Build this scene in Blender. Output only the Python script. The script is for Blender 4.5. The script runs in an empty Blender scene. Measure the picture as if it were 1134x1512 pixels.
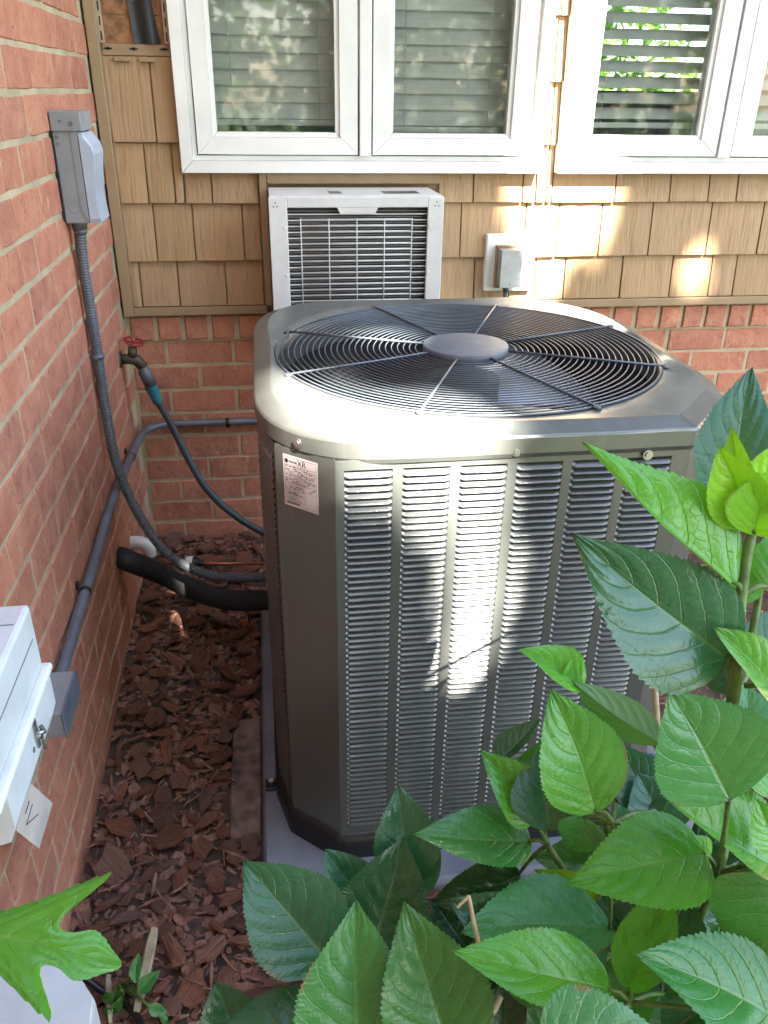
import bpy, bmesh, math, random
from mathutils import Vector, Matrix, noise as mnoise
random.seed(7)
R = math.radians
SC = bpy.context.scene
COL = SC.collection

# ------------------------------------------------------------------ camera
F_PX, PITCH, YAW, ROLL = 1200.458, 0.47832, 0.14614, 0.01496
CAM = Vector((0.43174, -2.55535, 1.42781))
PW, PH = 1134.0, 1512.0
FWD = Vector((math.sin(YAW)*math.cos(PITCH), math.cos(YAW)*math.cos(PITCH), -math.sin(PITCH)))
_r = Vector((math.cos(YAW), -math.sin(YAW), 0)); _u = _r.cross(FWD)
RIGHT = _r*math.cos(ROLL) + _u*math.sin(ROLL)
UPV = -_r*math.sin(ROLL) + _u*math.cos(ROLL)
cd = bpy.data.cameras.new('camera'); cam = bpy.data.objects.new('camera', cd); COL.objects.link(cam)
cd.sensor_fit = 'VERTICAL'; cd.sensor_height = 24.0; cd.lens = F_PX/PH*24.0
cd.clip_start = 0.05; cd.clip_end = 500
M = Matrix.Identity(4)
for i in range(3):
    M[i][0] = RIGHT[i]; M[i][1] = UPV[i]; M[i][2] = -FWD[i]; M[i][3] = CAM[i]
cam.matrix_world = M
SC.camera = cam

# ------------------------------------------------------------------ light
SUN = Vector((0.24, -0.66, 0.74)).normalized()
W = bpy.data.worlds.new('World'); SC.world = W; W.use_nodes = True
nt = W.node_tree; bg = nt.nodes['Background']
sky = nt.nodes.new('ShaderNodeTexSky'); sky.sky_type = 'NISHITA'; sky.sun_disc = False
sky.sun_elevation = math.asin(SUN.z); sky.sun_rotation = math.atan2(SUN.x, SUN.y)
sky.air_density = 1.0; sky.dust_density = 1.5; sky.ozone_density = 1.0
nt.links.new(sky.outputs[0], bg.inputs[0]); bg.inputs[1].default_value = 0.05
ld = bpy.data.lights.new('sun', 'SUN'); ld.energy = 5.0; ld.angle = R(0.53); ld.color = (1.0, 0.93, 0.82)
sun = bpy.data.objects.new('sun', ld); COL.objects.link(sun)
sun.rotation_euler = (-SUN).to_track_quat('-Z', 'Y').to_euler()
VS = SC.view_settings
VS.view_transform = 'Standard'; VS.look = 'None'; VS.gamma = 1.0; VS.use_curve_mapping = False
VS.exposure = 4.25
SC.cycles.use_denoising = True
SC.cycles.max_bounces = 8; SC.cycles.transparent_max_bounces = 12
SC.cycles.sample_clamp_indirect = 6.0

# ------------------------------------------------------------------ helpers
def ray(px, py):
    return FWD + RIGHT*((px-PW/2)/F_PX) - UPV*((py-PH/2)/F_PX)
def at(px, py, axis, val):           # point of the view ray on a world plane
    d = ray(px, py); t = (val-CAM[axis])/d[axis]; return CAM + d*t
def atd(px, py, d):
    return CAM + ray(px, py)*d

def link(name, me, mat=None, parent=None):
    o = bpy.data.objects.new(name, me); COL.objects.link(o)
    if mat is not None and me is not None and hasattr(me, 'materials') and len(me.materials) == 0:
        me.materials.append(mat)
    if parent is not None: o.parent = parent
    return o
def tag(o, label, cat, group=None, kind=None):
    if label: o['label'] = label
    if cat: o['category'] = cat
    if group: o['group'] = group
    if kind: o['kind'] = kind
    return o
def thing(name, label, cat, group=None, kind=None):
    return tag(link(name, None), label, cat, group, kind)

class MB:
    def __init__(s): s.v = []; s.f = []; s.sm = []
    def add(s, vs, fs, smooth=False):
        n = len(s.v); s.v += [tuple(p) for p in vs]
        s.f += [tuple(i+n for i in f) for f in fs]; s.sm += [smooth]*len(fs); return s
    def box(s, x0, x1, y0, y1, z0, z1, b=0.0):
        if x0 > x1: x0, x1 = x1, x0
        if y0 > y1: y0, y1 = y1, y0
        if z0 > z1: z0, z1 = z1, z0
        if b <= 0:
            v = [(x, y, z) for z in (z0, z1) for y in (y0, y1) for x in (x0, x1)]
            return s.add(v, [(0,2,3,1),(4,5,7,6),(0,1,5,4),(2,6,7,3),(0,4,6,2),(1,3,7,5)])
        bm = bmesh.new()
        bmesh.ops.create_cube(bm, size=1.0)
        for q in bm.verts:
            q.co = Vector(((x0+x1)/2+q.co.x*(x1-x0), (y0+y1)/2+q.co.y*(y1-y0), (z0+z1)/2+q.co.z*(z1-z0)))
        bmesh.ops.bevel(bm, geom=list(bm.edges), offset=b, segments=2, affect='EDGES', profile=0.5)
        bm.verts.index_update()
        s.add([q.co.copy() for q in bm.verts], [[q.index for q in f.verts] for f in bm.faces])
        bm.free(); return s
    def prism(s, pts, h, axis=2, smooth=False):      # pts: closed polygon of Vectors, extruded by vector h
        n = len(pts); h = Vector(h)
        v = [Vector(p) for p in pts] + [Vector(p)+h for p in pts]
        return s.add(v, [tuple(range(n-1, -1, -1)), tuple(range(n, 2*n))] + [(i, (i+1) % n, n+(i+1) % n, n+i) for i in range(n)], smooth)
    def rings(s, rs, closed=True, cap0=False, cap1=False, smooth=True):
        n = len(rs[0]); v = [p for r in rs for p in r]; f = []
        for k in range(len(rs)-1):
            for i in range(n if closed else n-1):
                j = (i+1) % n
                f.append((k*n+i, k*n+j, (k+1)*n+j, (k+1)*n+i))
        s.add(v, f, smooth)
        b = len(s.v)-len(v)
        if cap0: s.f.append(tuple(b+i for i in range(n-1, -1, -1))); s.sm.append(False)
        if cap1: s.f.append(tuple(b+(len(rs)-1)*n+i for i in range(n))); s.sm.append(False)
        return s
    def tube(s, pts, rad, sides=12, caps=True):
        pts = [Vector(p) for p in pts]; n = len(pts)
        if not isinstance(rad, (list, tuple)): rad = [rad]*n
        rs = []; nrm = None
        for i, p in enumerate(pts):
            t = (pts[min(i+1, n-1)]-pts[max(i-1, 0)]).normalized()
            if nrm is None:
                a = Vector((0, 0, 1)) if abs(t.z) < 0.9 else Vector((1, 0, 0))
                nrm = (a - t*a.dot(t)).normalized()
            else:
                nrm = (nrm - t*nrm.dot(t)).normalized()
            bn = t.cross(nrm)
            rs.append([p + (nrm*math.cos(2*math.pi*k/sides) + bn*math.sin(2*math.pi*k/sides))*rad[i] for k in range(sides)])
        return s.rings(rs, True, caps, caps)
    def cyl(s, p, d, r, h, sides=20, r2=None):
        p = Vector(p); d = Vector(d).normalized()
        return s.tube([p, p+d*h], [r, r if r2 is None else r2], sides)
    def mesh(s, name):
        me = bpy.data.meshes.new(name); me.from_pydata(s.v, [], s.f)
        me.polygons.foreach_set('use_smooth', s.sm); me.update(); return me
    def build(s, name, mat, parent=None):
        me = s.mesh(name); return link(name, me, mat, parent)

def cat_rom(P, n=10):
    P = [Vector(p) for p in P]; Q = [P[0]*2-P[1]] + P + [P[-1]*2-P[-2]]; out = []
    for i in range(1, len(Q)-2):
        a, b, c, d = Q[i-1], Q[i], Q[i+1], Q[i+2]
        for k in range(n):
            t = k/n
            out.append(0.5*((2*b)+(c-a)*t+(2*a-5*b+4*c-d)*t*t+(3*b-a-3*c+d)*t**3))
    out.append(P[-1]); return out

# ------------------------------------------------------------------ materials
class NT:
    def __init__(s, name):
        s.m = bpy.data.materials.new(name); s.m.use_nodes = True; s.t = s.m.node_tree
        s.b = s.t.nodes['Principled BSDF']; s.out = s.t.nodes['Material Output']
    def n(s, typ, **k):
        o = s.t.nodes.new(typ)
        for a, v in k.items(): setattr(o, a, v)
        return o
    def l(s, a, b): s.t.links.new(a, b)
    def math(s, op, a, b=None, c=None, clamp=False):
        o = s.n('ShaderNodeMath', operation=op, use_clamp=clamp)
        for i, q in enumerate((a, b, c)):
            if q is None: continue
            if isinstance(q, (int, float)): o.inputs[i].default_value = q
            else: s.l(q, o.inputs[i])
        return o.outputs[0]
    def mix(s, f, a, b, mode='MIX'):
        o = s.n('ShaderNodeMix', data_type='RGBA', blend_type=mode)
        for i, q in ((0, f), (6, a), (7, b)):
            if isinstance(q, (int, float)): o.inputs[i].default_value = q
            elif isinstance(q, tuple): o.inputs[i].default_value = (*q[:3], 1)
            else: s.l(q, o.inputs[i])
        return o.outputs[2]
    def ramp(s, f, stops):
        o = s.n('ShaderNodeValToRGB'); e = o.color_ramp.elements
        while len(e) < len(stops): e.new(0.5)
        for q, (p, c) in zip(e, stops): q.position = p; q.color = (*c, 1) if len(c) == 3 else c
        s.l(f, o.inputs[0]); return o.outputs[0]
    def coords(s, rnd=False, scale=(1, 1, 1), kind='Object'):
        tc = s.n('ShaderNodeTexCoord'); v = tc.outputs[kind]
        if rnd:
            oi = s.n('ShaderNodeObjectInfo')
            a = s.n('ShaderNodeVectorMath', operation='ADD'); s.l(v, a.inputs[0])
            k = s.math('MULTIPLY', oi.outputs['Random'], 37.0); cx = s.n('ShaderNodeCombineXYZ')
            s.l(k, cx.inputs[0]); s.l(k, cx.inputs[1]); s.l(k, cx.inputs[2]); s.l(cx.outputs[0], a.inputs[1]); v = a.outputs[0]
        if scale != (1, 1, 1):
            mp = s.n('ShaderNodeMapping'); mp.inputs['Scale'].default_value = scale; s.l(v, mp.inputs[0]); v = mp.outputs[0]
        return v
    def noise(s, v, scale, detail=4, rough=0.55):
        o = s.n('ShaderNodeTexNoise'); o.inputs['Scale'].default_value = scale
        o.inputs['Detail'].default_value = detail; o.inputs['Roughness'].default_value = rough
        s.l(v, o.inputs['Vector']); return o.outputs['Fac']
    def bump(s, h, strength=0.3, dist=0.003):
        o = s.n('ShaderNodeBump'); o.inputs['Strength'].default_value = strength; o.inputs['Distance'].default_value = dist
        s.l(h, o.inputs['Height']); s.l(o.outputs[0], s.b.inputs['Normal']); return o
    def set(s, **k):
        for a, v in k.items(): s.b.inputs[a.replace('_', ' ')].default_value = v

def plain(name, c, rough=0.5, metal=0.0, var=0.12, nscale=18, bump=0.05, bscale=120, coat=0.0, rvar=0.1, rnd=False):
    s = NT(name); v = s.coords(rnd)
    n = s.noise(v, nscale, 5); dk = tuple(x*(1-var*2) for x in c); lt = tuple(min(1, x*(1+var)) for x in c)
    s.l(s.ramp(n, [(0.3, dk), (0.55, c), (0.75, lt)]), s.b.inputs['Base Color'])
    s.l(s.math('MULTIPLY_ADD', s.noise(v, nscale*2.3, 3), rvar*2, rough-rvar), s.b.inputs['Roughness'])
    s.set(Metallic=metal, Coat_Weight=coat); s.b.inputs['Coat Roughness'].default_value = 0.25
    if bump: s.bump(s.noise(v, bscale, 4), bump, 0.002)
    return s.m

def brick_mat():
    s = NT('brick'); v = s.coords(True); oi = s.n('ShaderNodeObjectInfo')
    base = s.ramp(oi.outputs['Random'], [(0.0, (0.369, 0.126, 0.076)), (0.2, (0.475, 0.183, 0.112)), (0.4, (0.417, 0.149, 0.090)), (0.6, (0.339, 0.122, 0.083)), (0.8, (0.466, 0.175, 0.102)), (1.0, (0.320, 0.122, 0.090))])
    n1 = s.noise(v, 14, 6, 0.65)
    c = s.mix(s.ramp(n1, [(0.35, (0, 0, 0)), (0.75, (1, 1, 1))]), base, (0.53, 0.243, 0.150))
    c = s.mix(s.ramp(s.noise(v, 38, 4, 0.7), [(0.30, (0.55,)*3), (0.47, (0, 0, 0))]), c, (0.20, 0.075, 0.048))
    n2 = s.noise(v, 170, 2)
    c = s.mix(s.ramp(n2, [(0.27, (0.75,)*3), (0.36, (0, 0, 0))]), c, (0.13, 0.055, 0.04))
    n3 = s.noise(s.coords(True, (1, 1, 0.4)), 42, 5, 0.7)
    c = s.mix(s.ramp(n3, [(0.59, (0, 0, 0)), (0.74, (0.7,)*3)]), c, (0.60, 0.43, 0.31))
    s.l(c, s.b.inputs['Base Color']); s.set(Roughness=0.88)
    h = s.math('ADD', s.noise(v, 75, 6, 0.7), s.math('MULTIPLY', n1, 0.9)); s.bump(h, 0.9, 0.004)
    return s.m
def mortar_mat():
    s = NT('mortar'); v = s.coords()
    n = s.noise(v, 9, 5); c = s.ramp(n, [(0.3, (0.34, 0.275, 0.18)), (0.7, (0.50, 0.42, 0.285))])
    c = s.mix(s.ramp(s.noise(v, 3.2, 4), [(0.60, (0, 0, 0)), (0.72, (0.6,)*3)]), c, (0.22, 0.19, 0.13))
    s.l(c, s.b.inputs['Base Color']); s.set(Roughness=0.95); s.bump(s.noise(v, 130, 5, 0.7), 0.6, 0.003); return s.m
def shingle_mat():
    s = NT('vinyl_shake'); v = s.coords(True); oi = s.n('ShaderNodeObjectInfo')
    g = s.noise(s.coords(True, (1, 1, 0.035)), 120, 5, 0.6); g2 = s.noise(s.coords(True, (1, 1, 0.05)), 32, 4)
    base = s.ramp(oi.outputs['Random'], [(0, (0.331, 0.205, 0.102)), (0.35, (0.393, 0.248, 0.127)), (0.7, (0.359, 0.227, 0.121)), (1, (0.410, 0.261, 0.137))])
    c = s.mix(s.ramp(g, [(0.30, (0.45,)*3), (0.46, (0, 0, 0))]), base, (0.17, 0.112, 0.058))
    c = s.mix(s.ramp(g2, [(0.55, (0, 0, 0)), (0.8, (0.35,)*3)]), c, (0.40, 0.29, 0.17))
    c = s.mix(s.ramp(s.noise(v, 6, 4), [(0.5, (0, 0, 0)), (0.75, (0.25,)*3)]), c, (0.27, 0.20, 0.12))
    s.l(c, s.b.inputs['Base Color']); s.set(Roughness=0.62)
    s.bump(s.math('ADD', g, s.math('MULTIPLY', g2, 1.5)), 0.8, 0.004); return s.m
def bark_mat(name, island, cols):
    s = NT(name); v = s.coords(not island)
    rnd = s.n('ShaderNodeNewGeometry').outputs['Random Per Island'] if island else s.n('ShaderNodeObjectInfo').outputs['Random']
    n = len(cols); base = s.ramp(rnd, [(i/(n-1), c) for i, c in enumerate(cols)])
    g = s.noise(s.coords(True, (0.12, 1, 1)), 16, 5, 0.7) if not island else s.noise(s.coords(False, (1, 0.3, 1)), 150, 5, 0.65)
    c = s.mix(s.ramp(g, [(0.33, (0.5,)*3), (0.52, (0, 0, 0))]), base, (0.045, 0.026, 0.018))
    c = s.mix(s.ramp(s.noise(v, 5 if not island else 28, 4), [(0.50, (0, 0, 0)), (0.75, (0.55,)*3)]), c, (0.33, 0.19, 0.12))
    s.l(c, s.b.inputs['Base Color']); s.set(Roughness=0.8); s.bump(g, 0.9, 0.004 if island else 0.10); return s.m
def leaf_mat(nveins=6.5):
    s = NT('hydrangea_leaf'); uv = s.n('ShaderNodeUVMap'); uv.uv_map = 'leaf'
    sx = s.n('ShaderNodeSeparateXYZ'); s.l(uv.outputs[0], sx.inputs[0])
    u = sx.outputs[0]; vv = s.math('ABSOLUTE', s.math('MULTIPLY_ADD', sx.outputs[1], 2.0, -1.0))
    cv = s.coords(True)
    wob = s.math('MULTIPLY_ADD', s.noise(cv, 25, 3), 0.06, -0.03)
    ph = s.math('MULTIPLY', s.math('ADD', s.math('SUBTRACT', u, s.math('MULTIPLY', s.math('POWER', vv, 1.25), 0.36)), wob), nveins)
    dist = s.math('PINGPONG', ph, 0.5)
    lat = s.math('SUBTRACT', 1.0, s.math('DIVIDE', dist, 0.055), clamp=True)
    lat = s.math('MULTIPLY', lat, s.math('SUBTRACT', 1.15, vv, clamp=True), clamp=True)
    mid = s.math('SUBTRACT', 1.0, s.math('DIVIDE', vv, s.math('MULTIPLY_ADD', u, -0.045, 0.075)), clamp=True)
    vein = s.math('MAXIMUM', lat, mid)
    vor = s.n('ShaderNodeTexVoronoi', feature='DISTANCE_TO_EDGE'); vor.inputs['Scale'].default_value = 85; s.l(cv, vor.inputs['Vector'])
    fine = s.math('SUBTRACT', 1.0, s.math('DIVIDE', vor.outputs['Distance'], 0.10), clamp=True)
    oi = s.n('ShaderNodeObjectInfo'); col = oi.outputs['Color']
    mot = s.noise(cv, 22, 5, 0.6)
    c = s.mix(s.ramp(mot, [(0.35, (0, 0, 0)), (0.7, (0.5,)*3)]), col, s.mix(1.0, col, (0.72, 0.80, 0.60), 'MULTIPLY'))
    c = s.mix(s.math('MULTIPLY', fine, 0.14), c, s.mix(1.0, col, (0.55, 0.6, 0.5), 'MULTIPLY'))
    c = s.mix(s.math('MULTIPLY', vein, 0.55), c, s.mix(0.45, col, (0.30, 0.42, 0.12)))
    spots = s.ramp(s.noise(cv, 60, 2), [(0.72, (0, 0, 0)), (0.78, (0.7,)*3)])
    c = s.mix(spots, c, s.mix(0.5, col, (0.22, 0.20, 0.07)))
    edge = s.math('MULTIPLY', s.math('GREATER_THAN', vv, 0.93), s.ramp(s.noise(cv, 16, 3), [(0.58, (0, 0, 0)), (0.66, (1, 1, 1))]))
    c = s.mix(s.math('MULTIPLY', edge, 0.8), c, (0.20, 0.12, 0.04))
    bf = s.n('ShaderNodeNewGeometry').outputs['Backfacing']
    under = s.mix(0.45, s.mix(1.0, col, (1.15, 1.05, 1.2), 'MULTIPLY'), (0.17, 0.21, 0.14))
    c = s.mix(bf, c, under)
    s.l(c, s.b.inputs['Base Color'])
    s.l(s.math('ADD', s.math('MULTIPLY', s.noise(cv, 40, 3), 0.18), s.math('MULTIPLY_ADD', bf, 0.32, 0.18)), s.b.inputs['Roughness'])
    s.set(Specular_IOR_Level=0.65)
    h = s.math('SUBTRACT', s.math('MULTIPLY', s.noise(cv, 45, 3), 0.5), s.math('ADD', s.math('MULTIPLY', vein, 1.0), s.math('MULTIPLY', fine, 0.11)))
    s.bump(h, 0.5, 0.002)
    tr = s.n('ShaderNodeBsdfTranslucent'); s.l(s.mix(1.0, col, (1.9, 1.7, 0.7), 'MULTIPLY'), tr.inputs[0])
    mx = s.n('ShaderNodeMixShader'); mx.inputs[0].default_value = 0.22
    s.l(s.b.outputs[0], mx.inputs[1]); s.l(tr.outputs[0], mx.inputs[2]); s.l(mx.outputs[0], s.out.inputs[0])
    return s.m
def tree_mat():
    s = NT('tree_foliage'); g = s.n('ShaderNodeNewGeometry')
    s.l(s.ramp(g.outputs['Random Per Island'], [(0, (0.035, 0.085, 0.018)), (0.5, (0.06, 0.13, 0.025)), (1, (0.10, 0.17, 0.04))]), s.b.inputs['Base Color'])
    s.set(Roughness=0.5); tr = s.n('ShaderNodeBsdfTranslucent'); tr.inputs[0].default_value = (0.13, 0.26, 0.04, 1)
    mx = s.n('ShaderNodeMixShader'); mx.inputs[0].default_value = 0.35
    s.l(s.b.outputs[0], mx.inputs[1]); s.l(tr.outputs[0], mx.inputs[2]); s.l(mx.outputs[0], s.out.inputs[0]); return s.m
def glass_mat():
    s = NT('window_glass'); fr = s.n('ShaderNodeFresnel'); fr.inputs[0].default_value = 1.5
    t = s.n('ShaderNodeBsdfTransparent'); t.inputs[0].default_value = (0.93, 0.96, 0.95, 1)
    g = s.n('ShaderNodeBsdfGlossy'); g.inputs['Roughness'].default_value = 0.03
    mx = s.n('ShaderNodeMixShader'); s.l(fr.outputs[0], mx.inputs[0]); s.l(t.outputs[0], mx.inputs[1]); s.l(g.outputs[0], mx.inputs[2])
    s.l(mx.outputs[0], s.out.inputs[0]); return s.m
def steel_paint(name, c, rough=0.30):
    s = NT(name); v = s.coords()
    n = s.noise(v, 6, 5); fl = s.noise(v, 900, 1)
    stk_ = s.noise(s.coords(False, (1, 1, 0.06)), 22, 4, 0.6)
    cc = s.mix(s.ramp(n, [(0.4, (0, 0, 0)), (0.75, (0.35,)*3)]), c, tuple(x*0.8 for x in c))
    cc = s.mix(s.ramp(stk_, [(0.54, (0, 0, 0)), (0.78, (0.45,)*3)]), cc, tuple(x*1.5+0.03 for x in c))
    s.l(cc, s.b.inputs['Base Color'])
    s.l(s.math('MULTIPLY_ADD', s.noise(v, 25, 5), 0.16, rough-0.08), s.b.inputs['Roughness'])
    s.set(Metallic=0.48, Coat_Weight=0.30); s.b.inputs['Coat Roughness'].default_value = 0.12
    s.bump(s.math('ADD', fl, s.math('MULTIPLY', s.noise(v, 5, 2), 4.0)), 0.06, 0.001); return s.m

MT = dict(
    brick=brick_mat(), mortar=mortar_mat(), shake=shingle_mat(), leaf=leaf_mat(), tree=tree_mat(), glass=glass_mat(),
    chip=bark_mat('bark_chip', False, [(0.300, 0.104, 0.059), (0.444, 0.164, 0.091), (0.326, 0.158, 0.116), (0.562, 0.220, 0.114), (0.228, 0.090, 0.061), (0.497, 0.169, 0.086), (0.352, 0.197, 0.154)]),
    mulch=bark_mat('bark_mulch', True, [(0.195, 0.074, 0.047), (0.307, 0.119, 0.076), (0.242, 0.124, 0.093), (0.352, 0.164, 0.100), (0.163, 0.070, 0.052), (0.279, 0.147, 0.103)]),
    shred=bark_mat('shredded_mulch', True, [(0.140, 0.074, 0.057), (0.213, 0.124, 0.097), (0.299, 0.184, 0.149), (0.110, 0.060, 0.050)]),
    trim=plain('tan_trim', (0.30, 0.205, 0.115), 0.5, var=0.06, bump=0.02),
    white=plain('white_vinyl', (0.76, 0.76, 0.73), 0.38, var=0.05, nscale=7, bump=0.02),
    caulk=plain('dirty_joint', (0.16, 0.15, 0.125), 0.8),
    slat=plain('blind_slat', (0.86, 0.82, 0.82), 0.5, var=0.05, bump=0.02),
    room=plain('room_paint', (0.50, 0.49, 0.47), 0.8),
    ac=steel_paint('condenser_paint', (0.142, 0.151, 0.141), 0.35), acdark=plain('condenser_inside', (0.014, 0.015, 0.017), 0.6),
    louver=steel_paint('shaded_louver_paint', (0.090, 0.098, 0.098), 0.30),  # same condenser paint, darkened to put the louvers' shade into the colour
    wire=plain('grille_wire', (0.095, 0.112, 0.130), 0.35, metal=0.3, bump=0.0, coat=0.2), spoke=plain('spoke_wire', (0.115, 0.135, 0.16), 0.38, metal=0.3, bump=0.0), hub=plain('hub_plastic', (0.115, 0.130, 0.155), 0.5, bump=0.05),
    fan=plain('fan_blade', (0.30, 0.33, 0.36), 0.33, metal=0.8, bump=0.02),
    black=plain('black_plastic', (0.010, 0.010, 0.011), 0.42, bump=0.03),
    foam=plain('black_foam', (0.011, 0.011, 0.012), 0.75, bump=0.25, bscale=60),
    pad=plain('pad_plastic', (0.165, 0.180, 0.205), 0.55, var=0.12, nscale=9, bump=0.12, bscale=90),
    bolt=plain('zinc_bolt', (0.45, 0.46, 0.45), 0.32, metal=0.9, bump=0.03),
    dis=plain('grey_enclosure', (0.225, 0.232, 0.245), 0.45, var=0.05, bump=0.05),
    dislid=plain('grey_lid', (0.36, 0.41, 0.49), 0.38, var=0.04, bump=0.03),
    whip=plain('conduit_plastic', (0.085, 0.095, 0.110), 0.42, var=0.1, bump=0.03),
    pipe=plain('pvc_conduit', (0.115, 0.130, 0.160), 0.36, var=0.12, bump=0.03, coat=0.1),
    acwhite=plain('window_unit_paint', (0.62, 0.62, 0.60), 0.42, var=0.05, bump=0.02),
    fins=plain('window_unit_fins', (0.06, 0.06, 0.06), 0.5, bump=0.2, bscale=200),
    nid=plain('utility_plastic', (0.60, 0.63, 0.65), 0.42, var=0.06, bump=0.03),
    tagm=plain('paper_tag', (0.62, 0.55, 0.48), 0.8, var=0.1, bump=0.1),
    osb=plain('osb_sheathing', (0.27, 0.125, 0.055), 0.75, var=0.3, nscale=45, bump=0.3, bscale=40),
    felt=plain('black_felt', (0.014, 0.015, 0.016), 0.55, bump=0.1),
    pvc=plain('white_pvc', (0.72, 0.73, 0.71), 0.3, var=0.04, bump=0.02),
    copper=plain('copper', (0.42, 0.17, 0.09), 0.38, metal=0.8, var=0.25, bump=0.05),
    brass=plain('weathered_brass', (0.090, 0.075, 0.050), 0.6, metal=0.5, var=0.3, bump=0.2),
    red=plain('red_handle', (0.26, 0.020, 0.020), 0.45, bump=0.05), teal=plain('teal_rubber', (0.012, 0.16, 0.20), 0.5, bump=0.05),
    hose=plain('hose_rubber', (0.040, 0.050, 0.060), 0.45, bump=0.05), sticker=plain('sticker_paper', (0.60, 0.52, 0.54), 0.5, var=0.03, bump=0.0),
    ink=plain('ink', (0.02, 0.018, 0.022), 0.6, bump=0.0), paver=plain('old_paver', (0.20, 0.13, 0.10), 0.9, var=0.35, nscale=25, bump=0.6, bscale=45),
    stem=plain('green_stem', (0.10, 0.17, 0.035), 0.5, var=0.3, nscale=60, bump=0.2), twig=plain('dead_twig', (0.42, 0.33, 0.20), 0.8, var=0.25, bump=0.3),
    wood=plain('stained_wood', (0.34, 0.20, 0.09), 0.6, var=0.2, bump=0.2),
    trunk=plain('tree_bark', (0.10, 0.08, 0.06), 0.9, bump=0.6, bscale=30),
    soil=plain('soil', (0.085, 0.050, 0.036), 0.95, var=0.3, nscale=30, bump=0.8, bscale=60),
    lawn=plain('lawn', (0.05, 0.085, 0.025), 0.9, var=0.3, nscale=3, bump=0.5, bscale=40),
)

# ================================================================== ground
def gz(x, y):
    n = mnoise.noise(Vector((x*3.1, y*3.1, 0.3)))*0.010
    return 0.002 + n + 0.055*math.exp(-(x/0.13)**2)*math.exp(-((y+0.45)/0.40)**2) + 0.02*math.exp(-(y/0.12)**2)
def sheet(name, x0, x1, y0, y1, step, fz, mat):
    nx = int((x1-x0)/step)+1; ny = int((y1-y0)/step)+1; m = MB()
    v = [(x0+(x1-x0)*i/(nx-1), y0+(y1-y0)*j/(ny-1)) for j in range(ny) for i in range(nx)]
    m.add([(x, y, fz(x, y)) for x, y in v], [(j*nx+i, j*nx+i+1, (j+1)*nx+i+1, (j+1)*nx+i) for j in range(ny-1) for i in range(nx-1)], True)
    return m.build(name, mat)
lawn = sheet('ground', -60, 60, -80, 60, 20, lambda x, y: -0.06, MT['lawn']); lawn['kind'] = 'structure'
bed = sheet('mulch_bed', -0.02, 5.0, -3.4, 0.02, 0.035, gz, MT['soil']); bed['kind'] = 'structure'

def chip_mesh(rg, elong):
    n = rg.randint(7, 10); L = 1.0; w = elong; pts = []
    for k in range(n):
        a = 2*math.pi*k/n + rg.uniform(-0.28, 0.28); rr = rg.uniform(0.62, 1.12)
        ca, sa = math.cos(a), math.sin(a)
        q = max(abs(ca), abs(sa))**0.5
        pts.append((rr*ca*0.5*L/q*0.95, rr*sa*0.5*w/q*0.95))
    t = rg.uniform(0.05, 0.12); v = []; cur = rg.uniform(-0.35, 0.35)
    top = [(x*0.90, y*0.86, t+cur*x*x+rg.uniform(-0.035, 0.035)) for x, y in pts]
    mid = [(x, y, t*0.45+cur*x*x) for x, y in pts]
    bot = [(x*0.93, y*0.92, -0.02+cur*x*x) for x, y in pts]
    c = (0, 0, t+rg.uniform(0, 0.06))
    v = top+mid+bot+[c]; f = []
    for i in range(n):
        j = (i+1) % n
        f += [(i, j, 3*n), (n+i, n+j, j, i), (2*n+i, 2*n+j, n+j, n+i)]
    return v, f
rg = random.Random(11)
CHIPS = [chip_mesh(rg, rg.choice((0.45, 0.55, 0.65, 0.8, 0.34))) for _ in range(14)]
CHIPME = []
for i, (v, f) in enumerate(CHIPS):
    m = MB(); m.add(v, f); me = m.mesh('bark_chip'); me.materials.append(MT['chip']); CHIPME.append(me)
def chip_xf(x, y, z, L, tilt):
    return Matrix.Translation((x, y, z)) @ Matrix.Rotation(rg.uniform(0, 6.283), 4, 'Z') @ Matrix.Rotation(rg.gauss(0, tilt), 4, 'X') @ Matrix.Rotation(rg.gauss(0, tilt), 4, 'Y') @ Matrix.Scale(L, 4)
def clear_of(x, y):      # keep chips off the pad and the paver
    return not (0.355 < x < 1.30 and -1.50 < y < -0.40) and not (0.285 < x < 0.37 and -1.33 < y < -0.93)
stuff = MB()
for k in range(5200):
    x = rg.uniform(0.0, 0.42) if k < 3400 else rg.uniform(0.0, 1.2)
    y = rg.uniform(-2.15, -0.01) if k < 3400 else rg.uniform(-2.3, -1.45)
    if not clear_of(x, y): continue
    L = rg.choice((0.014, 0.020, 0.026, 0.032, 0.040)); v, f = rg.choice(CHIPS)
    mx = chip_xf(x, y, gz(x, y)+rg.uniform(-0.004, 0.006), L, 0.30)
    stuff.add([mx @ Vector(p) for p in v], f)
for k in range(420):      # thin splinters
    x = rg.uniform(0.0, 0.42); y = rg.uniform(-2.1, -0.02)
    if not clear_of(x, y): continue
    L = rg.uniform(0.02, 0.06); mx = chip_xf(x, y, gz(x, y)+rg.uniform(0.012, 0.028), L, 0.25) @ Matrix.Diagonal((1, 0.16, 0.5, 1))
    v, f = rg.choice(CHIPS); stuff.add([mx @ Vector(p) for p in v], f)
o = stuff.build('loose_bark', MT['mulch'], bed); o['kind'] = 'stuff'
placed = []; k = 0
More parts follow.
